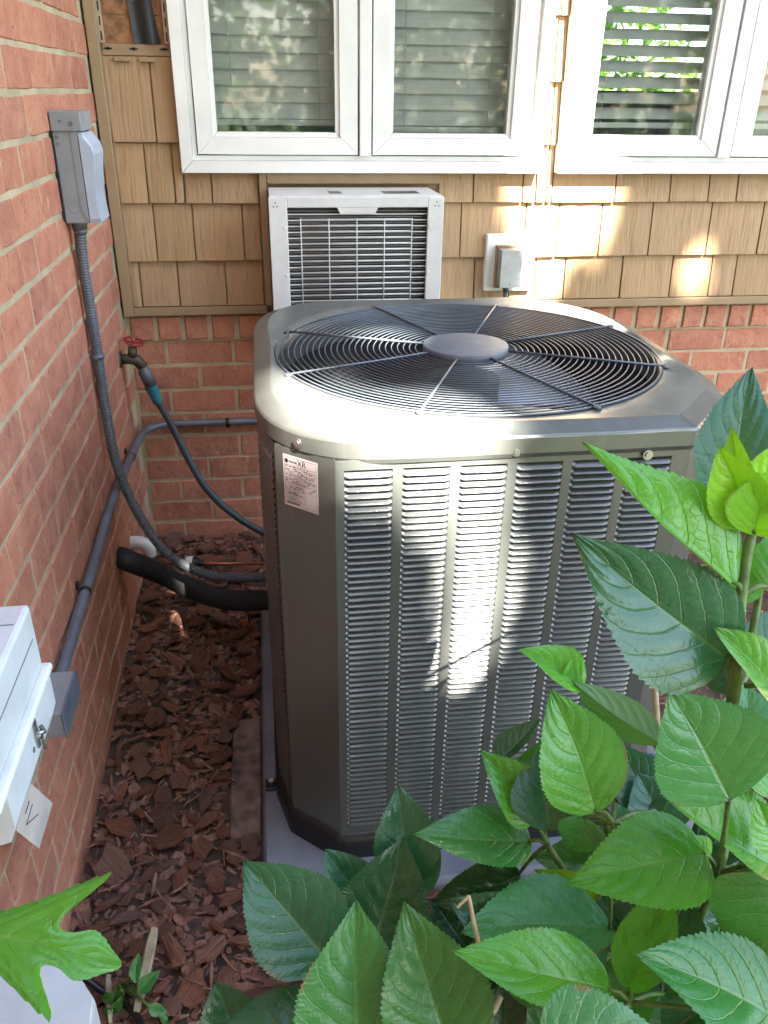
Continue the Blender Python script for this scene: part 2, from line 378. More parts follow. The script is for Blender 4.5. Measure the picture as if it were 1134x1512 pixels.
while len(placed) < 290 and k < 9000:
    k += 1
    if rg.random() < 0.72: x, y = rg.uniform(0.02, 0.36), rg.uniform(-1.95, -0.02)
    else: x, y = rg.uniform(0.05, 0.75), rg.uniform(-1.95, -1.50)
    L = rg.choice((0.046, 0.054, 0.062, 0.072, 0.085, 0.100))
    if not clear_of(x, y) or any((x-a)**2+(y-b)**2 < (0.33*(L+c))**2 for a, b, c in placed): continue
    if x < 0.48*L: continue
    placed.append((x, y, L))
    ch = link('bark_chip', rg.choice(CHIPME), None, bed)
    ch.matrix_world = chip_xf(x, y, gz(x, y)+rg.uniform(0.012, 0.026), L, 0.24)
sh = MB()
for k in range(7000):     # finer shredded mulch on the far side of the condenser
    x = rg.uniform(0.75, 2.6); y = rg.uniform(-2.05, -0.02)
    if x < 1.28 and y > -1.52: continue
    L = rg.uniform(0.02, 0.055); v, f = CHIPS[k % 14]
    mx = chip_xf(x, y, gz(x, y)+rg.uniform(0, 0.016), L, 0.25) @ Matrix.Diagonal((1, 0.22, 0.6, 1))
    sh.add([mx @ Vector(p) for p in v], f)
o = sh.build('shredded_mulch', MT['shred'], bed); o['kind'] = 'stuff'

# ================================================================== brick walls
def brick_mesh(L, H, D, rg):
    nx, nz = 5, 3; b = 0.0036; v = []; f = []
    xs = [-L/2+b+(L-2*b)*i/(nx-1) for i in range(nx)]; zs = [-H/2+b+(H-2*b)*j/(nz-1) for j in range(nz)]
    for j in range(nz):
        for i in range(nx):
            e = i in (0, nx-1) or j in (0, nz-1)
            v.append((xs[i]+rg.uniform(-1, 1)*0.0016, -rg.uniform(0, 0.0016)+(0.0004 if e else 0), zs[j]+rg.uniform(-1, 1)*0.0013))
    f += [(j*nx+i, j*nx+i+1, (j+1)*nx+i+1, (j+1)*nx+i) for j in range(nz-1) for i in range(nx-1)]
    per = [i for i in range(nx)] + [j*nx+nx-1 for j in range(1, nz)] + [(nz-1)*nx+i for i in range(nx-2, -1, -1)] + [j*nx for j in range(nz-2, 0, -1)]
    n0 = len(v)
    for i in per:
        x, y, z = v[i]; v.append((x+math.copysign(b*0.9, x) if abs(x) > L/2-2*b else x, 0.0042, z+math.copysign(b*0.9, z) if abs(z) > H/2-2*b else z))
    n1 = len(v)
    for i in range(len(per)):
        x, y, z = v[n0+i]; v.append((x, D, z))
    n = len(per)
    for i in range(n):
        j = (i+1) % n
        f += [(per[j], per[i], n0+i, n0+j), (n0+j, n0+i, n1+i, n1+j)]
    m = MB(); m.add(v, f); me = m.mesh('brick'); me.materials.append(MT['brick']); return me, v, f
CH = 0.0794; rb = random.Random(5)
BL = [brick_mesh(0.1900, 0.0722, 0.05, rb) for _ in range(8)]
BK = [brick_mesh(0.1995, 0.0722, 0.05, rb) for _ in range(8)]
RW = [brick_mesh(0.068, 0.089, 0.06, rb) for _ in range(6)]
Z_C = CAM.z - 0.0116 + 0.0     # height of the bed joint that meets the eye line
left = thing('brick_wall', 'sunlit red brick wall with beige mortar joints, carrying the grey conduit', 'wall', kind='thing')
m = MB(); m.box(-0.25, -0.0022, -6.0, 0.3, -0.1, 3.4); m.build('mortar', MT['mortar'], left)
RZ = Matrix.Rotation(R(90), 4, 'Z')    # front of the brick (-Y) turned to face +X
extra = MB(); nleft = 0
for c in range(-19, 24):
    zc = Z_C + (c+0.5)*CH + rb.uniform(-1, 1)*0.001
    if zc < -0.05 or zc > 3.3: continue
    off = -0.078 if c % 2 == 0 else -0.173
    for k in range(-1, 30):
        y1 = off - 0.197*k; y0 = y1 - 0.197; yc = (y0+y1)/2
        if y1 > 0.10: continue
        me, v, f = BL[rb.randrange(8)]
        mx = Matrix.Translation((rb.uniform(-0.0015, 0.0012), yc+rb.uniform(-1, 1)*0.0015, zc)) @ RZ @ Matrix.Rotation(rb.uniform(-1, 1)*0.006, 4, 'Y')
        if yc > -1.95 and zc < 1.80 and nleft < 300:
            b = link('brick', me, None, left); b.matrix_world = mx; nleft += 1
        elif y0 > -5.9:
            extra.add([mx @ Vector(p) for p in v], f)
o = extra.build('far_bricks', MT['brick'], left); o['kind'] = 'stuff'

house = thing('house_wall', 'back wall of tan shake siding over red brick, with white casement windows', 'wall', kind='thing')
ZB = CAM.z - 0.6987      # top of the first running course
ZS = 0.812               # bottom of the siding
m = MB(); m.box(-0.02, 5.0, 0.0028, 0.25, -0.1, ZS+0.03); base = m.build('brick_base', MT['mortar'], house)
for i in range(10):
    zc = ZB - (i+0.5)*CH
    off = 0.113 if i % 2 == 0 else 0.2115
    for k in range(-2, 14):
        x0 = off + 0.207*k; xc = x0+0.1035
        if xc < -0.09 or xc > 2.6: continue
        me, v, f = BK[rb.randrange(8)]
        b = link('brick', me, None, base)
        mx = Matrix.Translation((xc+rb.uniform(-1, 1)*0.002, rb.uniform(-0.001, 0.002), zc+rb.uniform(-1, 1)*0.001))
        if xc < 0.04:      # cut brick at the corner
            mx = Matrix.Translation(((x0+0.2025+0.012)/2, 0.001, zc)) @ Matrix.Diagonal(((x0+0.2025-0.012)/0.1985, 1, 1, 1))
        b.matrix_world = mx
x = 0.012
while x < 2.6:
    me, v, f = RW[rb.randrange(6)]
    b = link('brick', me, None, base)
    b.matrix_world = Matrix.Translation((x+0.037, -0.010+rb.uniform(-0.001, 0.001), (ZB+ZS-0.002)/2)) @ Matrix.Diagonal((1, 1, (ZS-0.002-ZB-0.008)/0.089, 1))
    x += 0.0815
m = MB(); m.box(-0.01, 2.7, -0.0035, 0.02, ZB+0.001, ZS-0.001); m.build('rowlock_mortar', MT['mortar'], base)

m = MB(); m.box(-0.25, 5.2, -0.55, -0.0045, 2.80, 2.84); m.box(-0.25, 5.2, -0.575, -0.552, 2.77, 2.98); m.build('added_eave', MT['white'], house)  # unseen overhang, added to cut skylight on the back wall and corner
# sheathing behind the siding, with the two window openings left free
WIN = [dict(x0=0.217, x1=1.253, panes=((0.321, 0.648), (0.813, 1.144)), mul=(0.712, 0.753)),
       dict(x0=1.306, x1=2.350, panes=((1.404, 1.733), (1.910, 2.238)), mul=(1.800, 1.848))]
WZ0, WZ1 = 1.216, 2.40
m = MB()
m.box(-0.02, 5.0, -0.004, 0.12, ZS+0.034, WZ0+0.03)
m.box(-0.02, 5.0, -0.004, 0.12, WZ1-0.03, 3.4)
m.box(-0.02, 0.25, -0.004, 0.12, WZ0+0.031, WZ1-0.031)
m.box(1.22, 1.34, -0.004, 0.12, WZ0+0.031, WZ1-0.031)
m.box(2.31, 5.0, -0.004, 0.12, WZ0+0.031, WZ1-0.031)
m.build('sheathing', MT['trim'], house)

# siding
rs = random.Random(21)
siding = link('siding', None, None, house)
def shingle(x0, x1, z0, z1, grain=True):
    g = 0.0022; x0 += g; x1 -= g
    if x1-x0 < 0.008: return
    zb = z0 + rs.uniform(0, 0.0015); yb = -0.024+rs.uniform(-0.001, 0.001); yt = -0.011; zt = z1-0.001
    n = max(2, int((x1-x0)/0.022)); v = []; f = []
    cols = [x0+(x1-x0)*i/n for i in range(n+1)]
    for i, x in enumerate(cols):
        d = rs.uniform(-1, 1)*0.0008; e = 0.0015 if i in (0, n) else 0
        v += [(x, 0.0, zb), (x, yb+e+d, zb+0.0012), (x, yb+e+d, zb+0.003), (x, yt+e+d*0.5, zt), (x, 0.0, zt)]
    for i in range(n):
        a = i*5
        f += [(a+k, a+5+k, a+6+k, a+1+k) for k in range(4)]
    f += [(0, 1, 2, 3, 4), tuple(n*5+k for k in (4, 3, 2, 1, 0))]
    f = [tuple(reversed(q)) if len(q) == 4 else q for q in f]
    m = MB(); m.add(v, f); m.build('shingle', MT['shake'], siding)
ROWS = [0.8385, 0.971, 1.131, 1.290, 1.454, 1.618, 1.78]
def xs_at(pxs, py): return [at(p, py, 1, -0.015).x for p in pxs]
JL = {0: xs_at([208, 264, 334], 420), 1: xs_at([229, 286, 359], 340), 2: xs_at([222, 256, 311], 255), 3: xs_at([226], 150)}
JR = {0: xs_at([700, 752, 790, 833, 917, 990, 1048, 1084, 1150, 1210], 410), 1: xs_at([680, 775, 823, 886, 960, 1046, 1122, 1180], 340),
      2: xs_at([699, 772, 820, 909, 990, 1047, 1089, 1150, 1200], 275), 3: xs_at([812], 160)}
def row_run(r, xa, xb, joints, z1=None):
    cuts = [xa]+[j for j in joints if xa+0.012 < j < xb-0.012]
    while cuts[-1] < xb-0.14: cuts.append(cuts[-1]+rs.uniform(0.07, 0.14))
    cuts.append(xb); cuts = sorted(cuts)
    for a, b in zip(cuts, cuts[1:]): shingle(a, b, ROWS[r], z1 or ROWS[r+1])
row_run(0, 0.036, 0.425, JL[0]); row_run(1, 0.036, 0.425, JL[1])
row_run(2, 0.2165, 0.425, JL[2], 1.2145)
x256 = xs_at([256], 255)[0]
for a, b in ((0.036, x256-0.075), (x256-0.075, x256), (x256, 0.2155)): shingle(a, b, ROWS[2], ROWS[3])
xj = xs_at([226], 150)[0]
shingle(0.036, xj, ROWS[3], 1.500); shingle(xj, 0.2155, ROWS[3], 1.500)
row_run(0, 0.905, 2.75, JR[0]); row_run(1, 0.905, 2.75, JR[1]); row_run(2, 0.955, 1.2535, JR[2], 1.2145); row_run(2, 1.3055, 2.75, JR[2], 1.2145)
for r in (3, 4, 5):
    x = rs.uniform(1.272, 1.288); z0 = ROWS[r] if r > 3 else ROWS[3]
    shingle(1.2545, x, z0, ROWS[r+1]); shingle(x, 1.3045, z0, ROWS[r+1])
shingle(1.2545, 1.286, ROWS[2], ROWS[3]); shingle(1.286, 1.3045, ROWS[2], ROWS[3])
# hem of the top panel with slots and lock tabs
m = MB(); m.box(0.036, 0.2155, -0.012, -0.003, 1.5012, 1.528, 0.001); hem = m.build('nail_hem', MT['trim'], siding)
for xx in (0.052, 0.118, 0.196):
    m = MB(); m.box(xx-0.011, xx+0.011, -0.0135, -0.0128, 1.515, 1.5185); m.box(xx-0.004, xx+0.004, -0.0135, -0.0125, 1.5135, 1.520); m.build('slot', MT['black'], siding)
for xx in (0.085, 0.150):
    m = MB(); m.box(xx-0.020, xx+0.020, -0.024, -0.008, 1.487, 1.497, 0.001); m.build('lock_tab', MT['trim'], siding)
# trims
m = MB(); m.box(0.004, 0.034, -0.030, -0.0045, ZS-0.001, 2.2, 0.0025); tr = m.build('corner_channel', MT['trim'], house)
m = MB(); m.box(0.004, 0.0065, -0.026, -0.0035, ZS+0.02, 2.2); m.box(0.0345, 0.0395, -0.018, -0.0042, 0.842, 1.5); m.build('channel_lip', MT['trim'], house)
m = MB(); m.box(0.0345, 0.434, -0.028, -0.0046, ZS, 0.8375, 0.0025); m.box(0.895, 2.75, -0.028, -0.0046, ZS, 0.8375, 0.0025); m.build('starter_trim', MT['trim'], house)
m = MB(); m.box(0.427, 0.4485, -0.034, -0.0047, 0.8385, 1.2135, 0.002); m.build('unit_side_trim', MT['trim'], house)
m = MB(); m.box(0.449, 0.953, -0.034, -0.0047, 1.186, 1.2135, 0.002); m.build('unit_head_trim', MT['trim'], house)
# exposed gap in the siding, upper corner: sheathing board, felt sheet, nailing flange
m = MB(); m.box(0.036, 0.2155, -0.0075, -0.0047, 1.5285, 1.592); m.box(0.036, 0.2155, -0.0075, -0.0047, 1.5955, 2.1); m.build('sheathing_board', MT['osb'], house)
rr = []
for j in range(30):
    z = 1.529+0.02*j; row = []
    for i in range(15):
        t = i/14; xx = 0.112+0.092*t+0.010*math.sin(z*9)*(1-t)-(z-1.53)*0.07*(1-t)
        row.append(Vector((xx, -0.0125-0.006*math.sin(t*9+z*6)-0.004*math.sin(z*17+t*3), z)))
    rr.append(row)
m = MB(); m.rings(rr, closed=False)
m.add([p+Vector((0, 0.0035, 0)) for r_ in rr for p in r_], [(k*15+i, (k+1)*15+i, (k+1)*15+i+1, k*15+i+1) for k in range(29) for i in range(14)], True)
m.build('felt_sheet', MT['felt'], house)
for (fx0, fx1, nm) in ((0.0345, 0.0475, 'a'), (0.2005, 0.2135, 'b')):
    m = MB(); m.box(fx0, fx1, -0.021, -0.0195, 1.529, 2.1); fl = m.build('nailing_flange', plain('flange_vinyl_'+nm, (0.42, 0.33, 0.23), 0.5), house)
    z = 1.535
    while z < 1.78:
        m = MB(); m.box((fx0+fx1)/2-0.0016, (fx0+fx1)/2+0.0016, -0.0222, -0.0213, z, z+0.021); m.build('slot', MT['black'], fl); z += 0.033

# ================================================================== windows
def ring(m, x0, x1, z0, z1, w, y0, y1, gap=0.0004):
    """four mitred bars around an opening; y0 front, y1 back"""
    o_ = [(x0, z0), (x1, z0), (x1, z1), (x0, z1)]; i_ = [(x0+w, z0+w), (x1-w, z0+w), (x1-w, z1-w), (x0+w, z1-w)]
    for k in range(4):
        j = (k+1) % 4; d = Vector((o_[j][0]-o_[k][0], 0, o_[j][1]-o_[k][1])).normalized()*gap
        P = [Vector((o_[k][0], y0, o_[k][1]))+d, Vector((o_[j][0], y0, o_[j][1]))-d, Vector((i_[j][0], y0, i_[j][1]))-d, Vector((i_[k][0], y0, i_[k][1]))+d]
        b = 0.0018
        c = sum(P, Vector())/4
        front = [p+(c-p).normalized()*b*1.5 for p in P]; mid = [p+Vector((0, b, 0)) for p in P]; back = [Vector((p.x, y1, p.z)) for p in P]
        m.rings([back, mid, front], True, False, True, smooth=False)
for wi, wd in enumerate(WIN):
    win = link('window', None, None, house)
    win['label'] = ('white casement window above the window air conditioner', 'white casement window with half open blind, cut by the frame edge')[wi]
    x0, x1 = wd['x0'], wd['x1']
    m = MB(); ring(m, x0, x1, WZ0, WZ1, 0.031, -0.052, -0.002); m.build('casing', MT['white'], win)
    m = MB(); ring(m, x0+0.0316, x1-0.0316, WZ0+0.0316, WZ1-0.0316, 0.012, -0.030, 0.06); m.build('window_frame', MT['white'], win)
    m = MB(); m.box(wd['mul'][0]+0.004, wd['mul'][1]-0.004, -0.046, 0.06, WZ0+0.044, WZ1-0.044, 0.002); m.build('mullion', MT['white'], win)
    for pi_, (a, b) in enumerate(wd['panes']):
        sx0 = x0+0.0475 if pi_ == 0 else wd['mul'][1]+0.001
        sx1 = wd['mul'][0]-0.001 if pi_ == 0 else x1-0.0475
        sz0 = WZ0+0.0475; gz0 = 1.3205; gz1 = WZ1-0.10
        m = MB(); m.v = []
        # sash: unequal bars drawn as a ring of quads
        o_ = [(sx0, sz0), (sx1, sz0), (sx1, WZ1-0.0475), (sx0, WZ1-0.0475)]; i_ = [(a-0.013, gz0-0.013), (b+0.013, gz0-0.013), (b+0.013, gz1), (a-0.013, gz1)]
        for k in range(4):
            j = (k+1) % 4
            P = [Vector((q[0], -0.041, q[1])) for q in (o_[k], o_[j], i_[j], i_[k])]; c = sum(P, Vector())/4
            m.rings([[p+Vector((0, 0.075, 0)) for p in P], [p+Vector((0, 0.002, 0)) for p in P], [p+(c-p).normalized()*0.0028 for p in P]], True, False, True, smooth=False)
        sash = m.build('sash', MT['white'], win)
        m = MB(); ring(m, a-0.0125, b+0.0125, gz0-0.0125, gz1, 0.0122, -0.034, 0.0, 0.0002); m.build('glazing_bead', MT['white'], sash)
        m = MB(); m.box(a-0.004, b+0.004, -0.020, -0.016, gz0-0.004, gz1); m.build('pane', MT['glass'], sash)
# blinds inside
def blind(x0, x1, label, tilt, pitch, zb):
    t = thing('blind', label, 'blind', 'window blinds')
    m = MB(); m.box(x0, x1, 0.060, 0.085, zb-0.012, zb+0.004, 0.003); m.build('bottom_rail', MT['slat'], t)
    hw = 0.0255; z = zb+0.03; me = None
    prof = [(-hw, 0.0), (-hw*0.5, 0.0030), (0, 0.004), (hw*0.5, 0.0030), (hw, 0.0)]
    ca, sa = math.cos(tilt), math.sin(tilt)
    m = MB(); rr = []
    for xx in (x0, x1):
        top = [Vector((xx, p*ca - q*sa, p*sa + q*ca)) for p, q in prof]; bot = [Vector((xx, p*ca-(q-0.0025)*sa, p*sa+(q-0.0025)*ca)) for p, q in reversed(prof)]
        rr.append(top+bot)
    m.rings(rr, True, True, True, smooth=False); me = m.mesh('slat'); me.materials.append(MT['slat'])
    while z < WZ1:
        s_ = link('slat', me, None, t); s_.location = (0, 0.072, z); s_.rotation_euler = (rs.uniform(-0.03, 0.03), 0, rs.uniform(-0.002, 0.002)); z += pitch
    for xx in (x0+0.09, x1-0.09):
        m = MB(); m.tube([(xx, 0.044, zb), (xx, 0.044, WZ1)], 0.0008, 6); m.build('cord', MT['slat'], t)
blind(0.275, 0.700, 'closed grey-green blind in the first pane from the brick corner', R(62), 0.0415, 1.345)
blind(0.765, 1.195, 'closed grey blind in the pane above the window unit end', R(60), 0.0415, 1.330)
blind(1.365, 1.785, 'half open blind with bright green gaps between its slats', R(34), 0.0415, 1.347)
blind(1.865, 2.28, 'half open blind in the pane cut off at the picture edge', R(34), 0.0415, 1.347)
# dim room behind the blinds, open to daylight at its far window
room = thing('room', 'dim room seen between the blind slats of the windows', 'room')
m = MB()
m.box(-0.3, 5.0, 0.13, 4.3, 0.55, 0.60); m.box(-0.3, 5.0, 0.13, 4.3, 2.75, 2.8)
m.box(-0.35, -0.31, 0.13, 4.3, 0.6, 2.75); m.box(5.01, 5.05, 0.13, 4.3, 0.6, 2.75)
m.box(-0.3, 0.2, 4.1, 4.2, 0.601, 2.749); m.box(1.4, 2.75, 4.1, 4.2, 0.601, 2.749); m.box(3.95, 5.0, 4.1, 4.2, 0.601, 2.749)
for xa, xb in ((0.201, 1.399), (2.751, 3.949)): m.box(xa, xb, 4.1, 4.2, 0.601, 1.45); m.box(xa, xb, 4.1, 4.2, 2.45, 2.749)
m.build('room_shell', MT['room'], room)

# ================================================================== window air conditioner
wa = thing('window_air_conditioner', 'white window air conditioner with slatted grille set in the siding', 'air conditioner')
AX0, AX1, AY, AZ1, AZ0 = 0.4515, 0.922, -0.25, 1.176, 0.80
m = MB(); m.box(AX0+0.001, AX1-0.001, AY+0.0122, -0.03, AZ1-0.004, AZ1, 0.0015); m.box(AX0+0.001, AX0+0.005, AY+0.0122, -0.03, AZ0, AZ1-0.0042); m.box(AX1-0.005, AX1-0.001, AY+0.0122, -0.03, AZ0, AZ1-0.0042); m.box(AX0+0.0052, AX1-0.0052, AY+0.0122, -0.03, AZ0, AZ0+0.004); m.build('sleeve', MT['acwhite'], wa)
m = MB()                                     # front frame: 4 bars with the notch in the head
gx0, gx1, gzt, gzb = 0.4985, 0.8800, 1.147, 0.81
m.box(AX0-0.002, gx0, AY, AY+0.012, AZ0, AZ1-0.002, 0.002); m.box(gx1, AX1+0.002, AY, AY+0.012, AZ0, AZ1-0.002, 0.002)
m.box(gx0+0.0002, gx1-0.0002, AY+0.0003, AY+0.012, gzt, AZ1-0.0022, 0.0015)
m.prism([(0.632, AY+0.0005, gzt), (0.640, AY+0.0005, gzt-0.016), (0.735, AY+0.0005, gzt-0.016), (0.743, AY+0.0005, gzt)], (0, 0.009, 0))
m.build('front_frame', MT['acwhite'], wa)
m = MB(); m.box(gx0-0.03, gx1+0.03, AY+0.034, AY+0.036, gzb, gzt+0.02); m.build('coil', MT['fins'], wa)
z = gzt-0.018; i = 0
while z > gzb:
    m = MB(); m.box(gx0+0.0005, gx1-0.0005, AY+0.010, AY+0.016, z-0.0012, z+0.0012); m.build('louver', MT['acwhite'], wa)
    m = MB(); m.box(gx0+0.0005, gx1-0.0005, AY+0.020, AY+0.024, z+0.0066, z+0.0082); m.build('fin', MT['dis'], wa)
    z -= 0.0155
wz = gzt-0.018-0.0155+0.003
for k in range(15):
    m = MB(); m.tube([(0.532, AY+0.004, wz), (0.838, AY+0.004, wz)], 0.0019, 6); m.build('guard_wire', MT['acwhite'], wa); wz -= 0.0155
for k in range(5):
    xx = 0.533+k*0.0760; m = MB(); m.tube([(xx, AY+0.0015, 1.120), (xx, AY+0.0015, 0.83)], 0.0014, 6); m.build('guard_wire', MT['acwhite'], wa)
for (xx, zz) in ((0.492, 1.097), (0.492, 0.972), (0.8865, 1.100), (0.8865, 0.976)):
    m = MB(); m.cyl((xx, AY+0.001, zz), (0, -1, 0), 0.004, 0.005, 10); m.build('clip', MT['pvc'], wa)
for (xx, zz) in ((0.462, 1.150), (0.472, 1.150), (0.467, 1.160), (0.899, 1.151), (0.909, 1.151), (0.904, 1.161)):
    m = MB(); m.cyl((xx, AY+0.001, zz), (0, -1, 0), 0.0022, 0.0015, 8); m.build('rivet', MT['caulk'], wa)
for (xa, xb) in ((0.615, 0.655), (0.765, 0.870)):
    n = int((xb-xa)/0.006)
    for k in range(n):
        m = MB(); xx = xa+k*0.006; m.prism([(xx, -0.13, AZ1+0.0004), (xx+0.0032, -0.13, AZ1+0.0004), (xx+0.0062, -0.195, AZ1+0.0004), (xx+0.003, -0.195, AZ1+0.0004)], (0, 0, 0.0005)); m.build('vent_slot', MT['black'], wa)

# ================================================================== small wall boxes on the siding
ub = thing('outdoor_outlet', 'small grey weatherproof outlet box on white block beside sunlit siding', 'outlet box')
m = MB(); m.box(1.108, 1.262, -0.040, -0.004, 0.872, 1.043, 0.003); m.build('mounting_block', MT['white'], ub)
m = MB(); m.box(1.136, 1.205, -0.060, -0.0405, 0.886, 1.012, 0.001); m.build('wood_shim', MT['wood'], ub)
m = MB(); m.box(1.139, 1.2045, -0.102, -0.0605, 0.896, 1.006, 0.004); bx = m.build('box', MT['dis'], ub)
m = MB(); m.box(1.138, 1.2055, -0.107, -0.1025, 0.895, 1.007, 0.002); m.build('cover', plain('cover_plate', (0.42, 0.43, 0.41), 0.45), ub)
for zz in (0.907, 0.995):
    m = MB(); m.cyl((1.172, -0.107, zz), (0, -1, 0), 0.0035, 0.0012, 10); m.build('screw', MT['bolt'], ub)
m = MB(); m.cyl((1.166, -0.083, 0.896), (0, 0, -1), 0.010, 0.014, 14); m.cyl((1.166, -0.083, 0.884), (0, 0, -1), 0.0075, 0.075, 14); m.build('conduit_stub', MT['whip'], ub)

# ================================================================== condenser unit
CC = Vector((0.830, -0.962, 0))
OUT = [(0.520, -1.420), (1.105, -1.420), (1.222, -1.290), (1.252, -1.190), (1.252, -0.740), (1.222, -0.640), (1.105, -0.505), (0.520, -0.505), (0.428, -0.585), (0.402, -0.690), (0.402, -1.235), (0.428, -1.338)]
OUT = [Vector((x, y, 0)) for x, y in OUT]
def poly_r(a, inset=0.0):
    d = Vector((math.cos(a), math.sin(a), 0)); best = 9
    for i in range(len(OUT)):
        p, q = OUT[i]-CC, OUT[(i+1) % len(OUT)]-CC; e = q-p
        den = d.x*e.y-d.y*e.x
        if abs(den) < 1e-9: continue
        t = (p.x*e.y-p.y*e.x)/den; s = (p.x*d.y-p.y*d.x)/den
        if t > 0 and -1e-6 <= s <= 1+1e-6: best = min(best, t)
    return best-inset
def lid_r(a, inset=0.0):
    d = ((math.degrees(a)+180) % 360)-180
    w = 0.0 if -62 < d < -20 else min(1.0, min(abs(d+62), abs(d+20))/12)
    acc = 0.0
    for k in range(-8, 9): acc += poly_r(a+R(1.5*k))*(9-abs(k))
    return (acc/81)*w+poly_r(a)*(1-w)-inset
ANG = sorted([2*math.pi*k/150 for k in range(150)] + [math.atan2(p.y-CC.y, p.x-CC.x) % (2*math.pi) for p in OUT])
ANG = [a for i, a in enumerate(ANG) if i == 0 or a-ANG[i-1] > 0.004]
def loop(fr, z): return [CC + Vector((math.cos(a)*fr(a), math.sin(a)*fr(a), z(a) if callable(z) else z)) for a in ANG]
unit = thing('condenser', 'large grey green central air condenser with louvered sides and round fan grille', 'air conditioner')
RG = 0.384
band = lambda a: max(lid_r(a)-0.036, RG+0.010)
m = MB()
m.rings([loop(lambda a: lid_r(a, 0.004), 0.916), loop(lambda a: lid_r(a), 0.9245)])
m.rings([loop(lambda a: lid_r(a), 0.9245), loop(lambda a: lid_r(a), 0.950)])
m.rings([loop(lambda a: lid_r(a), 0.950), loop(lambda a: lid_r(a, 0.0012), 0.9527), loop(lambda a: lid_r(a, 0.0035), 0.9545)])
m.rings([loop(lambda a: lid_r(a, 0.0035), 0.9545), loop(lambda a: band(a)+0.003, lambda a: 0.9545+0.35*(lid_r(a)-band(a)-0.006)), ])
m.rings([loop(lambda a: band(a)+0.003, lambda a: 0.9545+0.35*(lid_r(a)-band(a)-0.006)), loop(band, lambda a: 0.9550+0.35*(lid_r(a)-band(a)-0.006))])
m.rings([loop(band, lambda a: 0.9550+0.35*(lid_r(a)-band(a)-0.006)), loop(lambda a: (band(a)*0.5+RG*0.5), 0.9605), loop(lambda a: RG+0.004, 0.9585), loop(lambda a: RG, 0.956), loop(lambda a: RG-0.004, 0.950), loop(lambda a: RG-0.006, 0.935), loop(lambda a: RG-0.006, 0.86)])
m.build('lid', MT['ac'], unit)
# fan shroud and inside
m = MB(); m.rings([loop(lambda a: RG-0.012, 0.90), loop(lambda a: RG-0.014, 0.70)]); m.rings([loop(lambda a: poly_r(a, 0.05), 0.905), loop(lambda a: poly_r(a, 0.05), 0.06)]); m.build('coil', MT['acdark'], unit)
m = MB(); m.add([p for p in loop(lambda a: poly_r(a, 0.052), 0.12)], [tuple(range(len(ANG)))]); m.build('inner_floor', MT['acdark'], unit)
# base
m = MB(); m.rings([loop(lambda a: poly_r(a, -0.006), 0.051), loop(lambda a: poly_r(a, -0.006), 0.085), loop(lambda a: poly_r(a, -0.002), 0.110), loop(lambda a: poly_r(a, 0.006), 0.113)]); m.build('base_pan', MT['black'], unit)
# corner posts and plain sides: outline inset 5 mm
BODY = [CC + (p-CC)*(1-0.005/(p-CC).length) for p in OUT]
def post(idx, name, z0=0.1135, z1=0.9225):
    m = MB(); out = []
    for i in idx: out.append(BODY[i % len(OUT)])
    fine = []
    for a, b in zip(out, out[1:]):
        for k in range(6): fine.append(a.lerp(b, k/6))
    fine.append(out[-1])
    m.rings([[p+Vector((0, 0, z0)) for p in fine], [p+Vector((0, 0, z1)) for p in fine]], closed=False, smooth=False)
    n2 = [p+(CC-p).normalized()*0.004 for p in fine]
    m.rings([[p+Vector((0, 0, z1)) for p in n2], [p+Vector((0, 0, z0)) for p in n2]], closed=False, smooth=False)
    for q in (0, -1):
        m.add([fine[q]+Vector((0, 0, z0)), n2[q]+Vector((0, 0, z0)), n2[q]+Vector((0, 0, z1)), fine[q]+Vector((0, 0, z1))], [(0, 1, 2, 3)])
    return m.build(name, MT['ac'], unit)
post((11, 12), 'corner_post'); post((1, 2), 'corner_post'); post((5, 6), 'corner_post'); post((7, 8), 'corner_post')
post((2, 3, 4, 5), 'side_panel'); post((6, 7), 'rear_panel'); post((8, 9, 10, 11), 'side_panel')
m = MB()           # louvers of the narrow flank next to the label post
for k in range(54):
    z = 0.135+k*0.01426
    for a, b in ((BODY[11], BODY[10]), (BODY[10], BODY[9])):
        d = (b-a); nn = Vector((d.y, -d.x, 0)).normalized()
        if nn.x > 0: nn = -nn
        p0 = a.lerp(b, 0.12); p1 = a.lerp(b, 0.92); zz = Vector((0, 0, z))
        m.add([p0+zz, p1+zz, p1+zz+nn*0.004, p0+zz+nn*0.004, p0+zz+Vector((0, 0, 0.009)), p1+zz+Vector((0, 0, 0.009))], [(0, 1, 2, 3), (3, 2, 5, 4)])
o = m.build('flank_louvers', MT['louver'], unit); o['kind'] = 'stuff'
# front louvered panel
YF = -1.4155
PX0, PX1, PZ0, PZ1 = 0.5225, 1.1025, 0.1138, 0.9222
starts = [508, 594.5, 681, 768, 851, 928]; ends = [580, 667.5, 754, 839, 919, 986]
C0 = at(508, 702, 1, YF).x; C1 = 1.0725; NCOL = 6; pit = (C1-C0+0.0155)/NCOL; wcol = pit-0.0155
cols = [(C0+i*pit, C0+i*pit+wcol) for i in range(NCOL)]
LZ0, LZ1, NROW = 0.1345, 0.9055, 64; rp = (LZ1-LZ0)/NROW
m = MB(); T = 0.0018
m.box(PX0, PX1, YF, YF+T, LZ1, PZ1); m.box(PX0, PX1, YF, YF+T, PZ0, LZ0)
edges = [PX0]+[q for c in cols for q in c]+[PX1]
for i in range(0, len(edges), 2): m.box(edges[i], edges[i+1], YF, YF+T, LZ0+0.00005, LZ1-0.00005)
m.box(PX0-0.0012, PX0, YF+0.0005, YF+0.012, PZ0, PZ1); m.box(PX1, PX1+0.0012, YF+0.0005, YF+0.012, PZ0, PZ1)
m.build('louver_panel', MT['ac'], unit)
